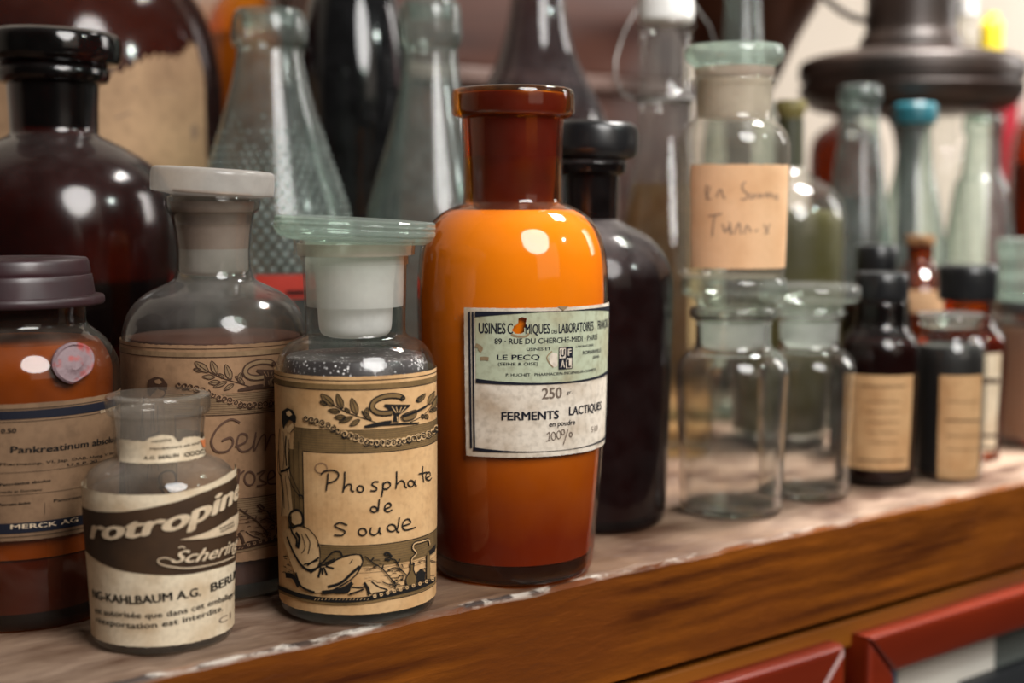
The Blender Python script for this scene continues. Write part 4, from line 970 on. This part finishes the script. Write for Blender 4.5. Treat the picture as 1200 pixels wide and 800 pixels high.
sp = Spot(944, by=578)
r, o = make('stopper_jar', sp, 'empty clear glass jar with flat stopper, between the two stacked jars and the brown vials', 'jar',
    [(578,44),(575,49),(570,51,1),(540,51.5),(460,53.5),(436,55),(426,54),(417,49),(410,42),(407,36,1),(400,34),(376,35),(373,36,1),(370,42),(365,43),(361,40,1)], G_JAR, thick=.0022)
part(r, sp, 'ground_neck', [(407,24),(402,29),(376,31)], G_FROST, closed=False)
part(r, sp, 'stopper', [(400,22),(374,30),(362,38),(356,42),(353,54),(350,58,1),(344,59.5),(337,58.5),(333,55,1)], G_LID)

# brown vials
def vial(sp, label, prof, cap, glassm, lab, labmat, fill=None, group=None, rules=()):
    r, o = make('medicine_vial', sp, label, 'vial', prof, glassm, group)
    if fill: contents(r, o, .002, sp.z(fill[0]), fill[1], 'contents')
    if cap: part(r, sp, 'cap', cap, BAKE, n=2)
    if lab:
        L = Label(sp, rad_of(o, sp.z(lab[3]), sp.z(lab[2])), r); L.Rref = L.R(sp.z((lab[2]+lab[3])/2))
        L.sheet(L.s(lab[0], lab[2]+40)[0], L.s(lab[1], lab[2]+40)[0], L.s(sp_c(sp), lab[3])[1], L.s(sp_c(sp), lab[2])[1], labmat, 40, 8, jag=.0001)
        for i, (x0, x1, y, wd) in enumerate(rules): L.stroke('head' if i == 0 else 'ink', [(x0, y), (x1, y)], wd, smooth=False)
        L.done({'head': ('heading', BRN), 'ink': ('lettering', BRN)})
    return r, o
def sp_c(sp): 
    return 600 + sp.P.xy.dot(RT.xy)*FPX/(sp.d*CP)
VB = lambda by, hb, hw, sh, nk, hn, tp: [(by,hb-6),(by-3,hb-1),(by-8,hb,1),(by-60,hb+2),(sh+20,hw),(sh,hw-1),(sh-12,hw-6),(sh-24,hw-15),(nk+2,hn+3),(nk,hn,1),(tp,hn,1)]
vial(Spot(1027, by=563), 'brown glass vial with black cap and framed tan label, right of the clear jars', VB(563,42,46,405,352,25,322), [(351,30,1),(349,31,1),(340,31),(322,30.5,1),(319,28,1)], G_AMBER,
     (997, 1068, 440, 551), P_BROWNL, (400, POW_DK), rules=((1008,1060,452,1.4),(1012,1012.5,458,.1),(1006,1060,538,1.6),(1016,1054,470,.8),(1016,1054,482,.8),(1016,1054,494,.8),(1018,1052,506,.8),(1018,1052,518,.8)))
vial(Spot(1022, d=.945), 'vial with a black screw cap showing just above the brown vial with the framed label', [(530,34),(526,38,1),(400,40),(370,40),(345,36),(330,26),(320,22,1),(295,22,1)], [(318,23,1),(316,24,1),(290,24,1),(287,22,1)], G_AMBER, None, None, (360, POW_DK))
r, o = vial(Spot(1108, by=556), 'small wide-mouthed vial with dark contents and brown label, before the black-capped vial', [(556,36),(553,41),(548,42,1),(500,42.5),(430,43),(415,42.5),(404,40),(396,36,1),(392,34),(383,34,1),(380,37),(374,38),(369,37,1)], None, G_CLEAR2,
     (1100, 1149, 440, 561), P_BROWNL, (404, BLACKC), rules=((1108,1148,492,1.8),(1110,1147,470,.8),(1110,1147,510,.8),(1110,1147,526,.8)))
part(r, Spot(1108, by=556), 'glass_lid', [(383,30),(372,34),(370,38,1),(367,38.5,1)], G_LID)
vial(Spot(1128, d=.928), 'amber vial with a black cap and a cream label, behind the small wide-mouthed vial', VB(535,42,46,400,368,27,322), [(352,31,1),(350,33.5,1),(330,34),(314,34,1),(310,31,1)], G_AMBER2,
     (1120, 1171, 414, 545), P_CREAM, (395, POW_DK), rules=((1150,1170,446,6),(1150,1170,510,4),(1150,1168,525,3)))
sp = Spot(1072, d=1.03)
r, o = make('medicine_bottle', sp, 'amber bottle with a tan label half hidden between the two capped vials', 'bottle', [(490,34),(486,38,1),(420,40),(345,40),(335,38),(325,32),(315,22),(305,15,1),(285,15,1)], G_AMBER2)
contents(r, o, .002, sp.z(400), SYRUP, 'syrup')
L = Label(sp, rad_of(o, sp.z(420), sp.z(345)), r); L.Rref = L.R(sp.z(350)); L.sheet(-1.2*L.rr(), 1.2*L.rr(), L.s(1072, 366)[1], L.s(1072, 340)[1], P_ORANGE, 30, 4); L.done({})
part(r, sp, 'stopper', [(290,13),(284,17,1),(276,17,1)], CORK)
# jar with wire-ringed lid at the right edge
sp = Spot(1216, d=.985)
r, o = make('preserving_jar', sp, 'clear preserving jar full of rust-brown matter with a domed glass lid, right edge', 'jar',
    [(516,58),(512,62),(508,63,1),(440,64),(392,64),(378,62),(370,56),(365,52,1),(352,52,1)], G_CLEAR)
contents(r, o, .0025, sp.z(381), RUST, 'rust_brown_contents', z0=sp.z(506))
part(r, sp, 'metal_ring', [(366,55,1),(364,58),(352,58),(350,55,1)], solid('dull_zinc', (.16, .16, .16), .35, metal=.8))
part(r, sp, 'glass_lid', [(350,56,1),(347,60),(338,60),(326,58),(318,52),(306,50),(296,52),(286,54,1),(280,52,1)], G_LID3)

# pressed-glass lemonade bottle with dimples
def dimple(r, o, spot, py0, py1, mat):
    bm = bmesh.new(); f = rad_of(o, spot.z(py0), spot.z(py1)); row = 0; y = py1; rnd = random.Random(3)
    while y < py0:
        z = spot.z(y); R = f(z); n = 44
        for k in range(n):
            a = 2*math.pi*(k + .5*(row % 2))/n + spot.phi0
            if math.cos(a - spot.phi0) < -.1 or rnd.random() < .75 - row*.14: continue
            c = Vector((R*math.cos(a), R*math.sin(a), z)); s = R*2*math.pi/n*.33
            bmesh.ops.create_icosphere(bm, subdivisions=1, radius=s, matrix=Matrix.Translation(c) @ Matrix.Rotation(a, 4, 'Z') @ Matrix.Diagonal((.45, 1, 1, 1)))
        row += 1; y += 8.6
    return link('dimple_pattern', bm, G_DIMP2, r, smooth=True, sharp=80)
sp = Spot(324, d=.845)
r, o = make('lemonade_bottle', sp, 'pale green conical bottle with a dimpled lower half, behind the dusty bottle', 'bottle',
    [(556,88),(550,96),(540,98,1),(420,98),(330,97),(290,95),(250,90),(210,78),(170,65),(130,53),(100,45),(75,40),(62,38),(56,38,1),(54,42),(46,44.5),(30,44),(18,41),(12,37,1)], G_DIMPLE, seg=96, inner=.010)
dimple(r, o, sp, 345, 140, G_DIMPLE)
L = Label(sp, rad_of(o, sp.z(450), sp.z(318)), r); L.Rref = L.R(sp.z(350)); L.sheet(-.2*L.rr(), 1.9*L.rr(), L.s(324, 350)[1], L.s(324, 322)[1], P_RED, 50, 6, off=.001)
for i in range(3): L.stroke('ink', [(L.s(335, 350)[0], L.s(324, 341+i*2)[1]), (1.5*L.rr(), L.s(324, 341+i*2)[1])], 1.6, raw=True, off=.0014)
L.done({'ink': ('lettering', INK)})
sp = Spot(507, d=.84)
r, o = make('lemonade_bottle', sp, 'pale green tapering bottle with a thick lip, left of the orange bottle', 'bottle',
    [(558,70),(552,78),(544,80,1),(400,80),(300,79),(250,75),(200,62),(160,50),(120,40),(90,34),(62,31.5),(56,32,1),(53,35),(44,37),(30,37),(16,36.5),(6,34),(2,30,1)], G_GREEN, seg=80, inner=.010)
# black bulbous bottle
sp = Spot(419, d=.99)
r, o = make('dark_bottle', sp, 'black glass bottle with a swelling shoulder between the two pale green bottles', 'bottle',
    [(508,44),(500,52,1),(400,54),(300,54),(230,55),(190,58),(160,62),(130,64.5),(100,65),(70,63),(40,59),(10,53),(-20,44),(-50,32),(-75,22),(-90,18,1),(-140,17,1),(-142,20),(-152,20,1)], G_BLACK, seg=80)
contents(r, o, .003, sp.z(-60), BLACKC, 'contents')
# smoky mauve demijohn
sp = Spot(629, d=.99)
r, o = make('carafe', sp, 'smoky mauve glass carafe with a slender neck rising behind the orange bottle', 'carafe',
    [(508,80),(500,90,1),(400,94),(300,95),(220,94),(170,90),(130,76),(100,61),(70,47),(40,38),(10,32.5),(-20,30),(-60,28,1),(-62,32),(-70,32,1)], G_MAUVE, seg=80)
# swing-top bottle
sp = Spot(775, d=.945)
r, o = make('swing_top_bottle', sp, 'clear swing-top bottle with white porcelain stopper and wire bail', 'bottle',
    [(518,48),(510,54,1),(400,57),(330,57),(290,53),(250,46),(210,39),(180,34),(150,31),(126,30,1),(122,33),(112,33),(108,30,1),(60,30),(36,30),(32,33),(26,33),(22,29,1)], G_CLEAR, seg=72)
contents(r, o, .0025, sp.z(215), glass('amber_liquid', (.95, .86, .66), (.80, .62, .36), .05, dust=.05, dustcol=(.52, .34, .14), ior=1.05), 'amber_liquid')
part(r, sp, 'porcelain_stopper', [(28,22),(26,30,1),(22,32),(0,31.5),(-12,30),(-20,24),(-23,12)], PORC)
k = sp.sc(100)
def wirept(dx, py, dz=0): return RT*(dx*k) + Vector((0, 0, sp.z(py))) - FW*dz
bm = bmesh.new()
tube(bm, [tuple(p) for p in [wirept(-34, 118, .004), wirept(-52, 112, .012), wirept(-61, 92, .016), wirept(-60, 70, .014), wirept(-50, 40, .008), wirept(-36, 14, 0), wirept(-20, -16), wirept(0, -26), wirept(20, -16), wirept(36, 10), wirept(52, 30, -.004), wirept(60, 52, -.006), wirept(54, 78, -.004), wirept(34, 116)]], .0008)
link('wire_bail', bm, WIRE, r)
bm = bmesh.new(); tube(bm, [(33.5*k*math.cos(t*math.pi/16), 33.5*k*math.sin(t*math.pi/16), sp.z(117)) for t in range(33)], .0013); link('wire_collar', bm, WIRE, r)
# cork and rag beside it: nothing more in view; olive oil bottle
sp = Spot(919, d=.985)
r, o = make('oil_bottle', sp, 'round-shouldered bottle of olive-green oil, right of the stacked tan-labelled jar', 'bottle',
    [(508,56),(502,62,1),(440,65),(330,67),(262,66),(240,61),(224,51),(212,36),(204,22),(198,16,1),(160,15),(132,14.5,1),(130,17),(124,17,1)], G_CLEAR, seg=72)
contents(r, o, .0025, sp.z(246), OIL, 'oil')
part(r, sp, 'neck_sleeve', [(196,16.8,1),(140,15.6,1)], solid('dark_olive_foil', (.03, .03, .012), .4), closed=False)
part(r, sp, 'stopper', [(140,13),(128,18.5,1),(118,18,1)], solid('olive_cap', (.16, .13, .04), .5))
# green glass neck behind the tan-labelled jar
sp = Spot(863, d=1.10)
r, o = make('green_bottle', sp, 'pale green bottle neck rising behind the lid of the tan-labelled jar', 'bottle',
    [(480,40),(474,46,1),(360,46),(200,45),(140,40),(100,30),(60,24),(20,21),(-30,19,1),(-32,23),(-44,23,1)], G_GREEN, seg=64)
# tarnished copper urn
sp = Spot(862, d=1.27)
r = thing('copper_urn', sp.P, 'dark tarnished copper urn with a flaring bowl, behind the tan-labelled jar', 'urn')
part(r, sp, 'foot', [(447,46,1),(440,46),(430,30),(415,20)], COPPER)
part(r, sp, 'stem', [(415,20,1),(300,15),(200,15),(140,20),(118,30,1)], COPPER, closed=False)
part(r, sp, 'bowl', [(118,30,1),(90,46),(64,58),(40,70),(16,84),(8,89,1),(2,91),(-3,90),(-4,86,1),(10,80),(60,54)], COPPER, closed=False)
PLAN.append(('urn', sp.P.x, sp.P.y, .07, 0, .4))
# turned iron stand with drum
sp = Spot(1057, d=1.22)
r = thing('iron_stand', sp.P, 'dark turned iron disc topped by a drum, raised above the green bottles', 'stand')
part(r, sp, 'base', [(455,60,1),(446,60),(438,52),(430,24)], IRON)
part(r, sp, 'column', [(430,24,1),(420,14),(200,13),(150,20),(133,34,1)], IRON, closed=False)
part(r, sp, 'disc', [(133,30),(133,92,1),(128,112),(117,124),(104,129,1),(100,125,1),(96,125,1),(93,129,1),(80,129),(72,125),(66,108),(61,80,1),(60,50)], IRON, n=3, seg=96)
part(r, sp, 'drum', [(62,45),(61,62,1),(50,60),(42,56,1),(36,53.5),(-30,53),(-60,52,1)], IRON, seg=80)
bm = bmesh.new(); k = sp.sc(10)
tube(bm, [tuple(RT*(dx*k) + Vector((0, 0, sp.z(py)))) for dx, py in ((-54,24),(-66,22),(-82,14),(-98,2),(-112,-12),(-120,-40))], .003)
link('wire_handle', bm, IRON, r)
PLAN.append(('stand', sp.P.x, sp.P.y, .02, 0, .4))
zdisc = sp.z(66)
# small things standing on the disc
def on_disc(px, d, zz): 
    p = FW*d; zc = d*CP + (HC-zz)*SP; p = p + RT*((px-600)*zc/FPX); return Vector((p.x, p.y, zz))
P = on_disc(1161, 1.23, sp.z(66) + .0005)
r = thing('glue_bottle', P, 'small yellow plastic bottle standing on the dark iron disc', 'bottle')
YEL = solid('yellow_plastic', (.90, .66, .02), .4)
kk = 1.22/FPX
bm = bmesh.new(); lathe(bm, [(0,0)] + spline([(10*kk,0,True),(13*kk,2*kk),(13*kk,22*kk),(12.5*kk,36*kk),(10*kk,41*kk),(8*kk,43*kk,True)], 3) + [(0, 43*kk)], 40); link('body', bm, YEL, r)
bm = bmesh.new(); lathe(bm, [(0, 43*kk), (8*kk, 43*kk), (7*kk, 50*kk), (0, 51*kk)], 32); link('nozzle', bm, YEL, r)
P = on_disc(1132, 1.21, sp.z(62) + .0005)
r = thing('glass_vial', P, 'tiny white-capped glass vial on the iron disc left of the yellow bottle', 'vial')
bm = bmesh.new(); lathe(bm, [(0,0),(11*kk,0),(12*kk,2*kk),(12*kk,30*kk),(8*kk,36*kk),(8*kk,40*kk),(0,40*kk)], 36); link('body', bm, G_CLEAR, r)
bm = bmesh.new(); lathe(bm, [(0,40*kk),(11*kk,40*kk),(11*kk,58*kk),(0,60*kk)], 36); link('cap', bm, PORC, r)
# green bottles under the disc
def green(cx, d, label, top, hn, hb, ysh, m=G_GREEN, cap=None, capm=None, base=None):
    sp = Spot(cx, d=d); yb = 235 + FPX*HC/d
    r, o = make('lemonade_bottle', sp, label, 'bottle', [(yb,hb-8),(yb-6,hb,1),(yb-60,hb),(ysh+70,hb),(ysh+30,hb-1),(ysh,hb-4),(ysh-60,hn+.45*(hb-hn)),(top+70,hn+.16*(hb-hn)),(top+24,hn,1),(top+21,hn+3),(top+10,hn+4),(top+2,hn+2),(top,hn-2,1)], m, 'green bottles under the iron disc', inner=.008)
    if cap: part(r, sp, 'cap', [(top+18,hn+5,1),(top+14,hn+6.5),(top-2,hn+6.5),(top-6,hn+3,1)], capm)
    return r
green(999, 1.07, 'pale green open bottle under the left side of the iron disc', 100, 21, 44, 280)
green(1063, 1.115, 'pale green bottle closed with a teal cap under the iron disc', 127, 18, 42, 290, cap=True, capm=solid('teal_cap', (.012, .105, .135), .4))
green(1096, 1.335, 'slim clear bottle with a pale lip directly behind the teal-capped bottle', 104, 17, 34, 240, G_CLEAR)
green(1141, 1.16, 'pale green bottle under the right rim of the iron disc', 134, 19, 42, 275)
# further back at the right
sp = Spot(985, d=1.36)
r, o = make('amber_flask', sp, 'small amber flask far back between the oil bottle and the green bottles', 'flask', [(440,36),(434,41,1),(300,42),(190,42),(168,40),(156,33),(148,22),(142,14,1),(135,13,1)], G_STORE)
contents(r, o, .003, sp.z(230), SYRUP, 'syrup')
sp = Spot(1222, d=1.29)
r, o = make('amber_flask', sp, 'brown glass bottle at the right edge beside the red and white carton', 'bottle', [(451,40),(446,44,1),(300,46),(190,46),(160,43),(140,34),(128,22),(120,16,1),(90,15,1)], G_AMBER2)
contents(r, o, .003, sp.z(190), POW_BR, 'contents')
P = Spot(1180, d=1.36).P
r = thing('carton', P, 'narrow red and white carton far back at the right, behind the green bottles', 'box')
kk = 1.36/FPX
def rb(name, x0, x1, y0, y1, m):
    s_ = Spot(1180, d=1.36); bm = bbox((x0*kk, -.02, s_.z(y1)), (x1*kk, .02, s_.z(y0)), .0006); bm.transform(Matrix.Rotation(TH - math.pi/2, 4, 'Z')); link(name, bm, m, r, smooth=False)
rb('red_panel', -22, -6, 118, 439.5, solid('carton_red', (.42, .012, .03), .5)); rb('white_panel', -5.8, 16, 112, 439.5, solid('carton_white', (.62, .50, .46), .6))
# big torn-label jar, top left
sp = Spot(92, d=1.0)
r, o = make('storage_jar', sp, 'huge amber storage jar with torn cream label, behind the large stoppered bottle', 'jar',
    [(505,165),(498,174),(490,177,1),(300,178),(110,178),(80,176),(50,171),(20,162),(-10,146),(-40,120),(-60,95),(-70,80,1),(-100,80,1)], G_STORE, seg=96)
contents(r, o, .003, sp.z(190), POW_DK, 'dark_contents')
L = Label(sp, rad_of(o, sp.z(300), sp.z(40)), r); L.Rref = L.R(sp.z(150))
w_ = cz(0, 0, 2.667)
q = sorted(L.s(*p) for p in w_((-30,240),(0,250),(30,225),(60,250),(150,250),(250,240),(330,230),(400,215),(430,190),(460,178),(500,170),(540,180),(575,165),(590,135),(610,140),(635,170),(645,260)))
def jt(a):
    for p0, p1 in zip(q, q[1:]):
        if p0[0] <= a <= p1[0]: return p0[1] + (p1[1]-p0[1])*(a-p0[0])/(p1[0]-p0[0]) + .002*math.sin(a*900) + .0012*math.sin(a*2300)
    return q[0][1] if a < q[0][0] else q[-1][1]
L.sheet(-1.1*L.rr(), L.s(241, 150)[0], L.s(120, 330)[1], jt, paper('torn_label_paper', (.46, .29, .165), (.24, .14, .08), 25, .4, .7), 140, 30, jag=.0005)
for st, wd in (([(480,290),(520,285),(570,300)], 1.2), ([(360,370),(410,350)], 2), ([(415,270),(425,285)], 2)): L.stroke('ink', w_(*st), wd)
L.fill('ink', w_((595,395),(612,385),(615,430),(600,440))); L.done({'ink': ('lettering', GREYINK)})
sp = Spot(294, d=1.17)
r, o = make('amber_flask', sp, 'bright orange sliver of bottle between the storage jar and dimpled bottle', 'bottle', [(470,36),(464,42,1),(300,44),(120,44),(60,44),(30,42),(8,34),(-10,22),(-30,16,1),(-60,15,1)], G_ORANGE)
contents(r, o, .003, sp.z(40), POW_BR, 'powder')
# old mahogany chest closing the view behind the bottles
X0 = ground(440, 473).x; 
r = thing('wooden_chest', Vector((.80, .985, 0)), 'dark old mahogany chest standing behind the carafe and the black bottle', 'chest')
link('chest_body', bbox((-.18, -.045, .0), (.18, .085, .262), .002), CHESTM, r, smooth=False)
link('chest_moulding', bbox((-.187, -.052, .2622), (.187, .09, .276), .003), CHESTG, r, smooth=False)
link('chest_lid', bbox((-.177, -.040, .2762), (.177, .085, .42), .004), CHESTM, r, smooth=False)
link('lock_plate', bbox((-.018, -.048, .19), (.018, -.0455, .235), .0005), WIRE, r, smooth=False)
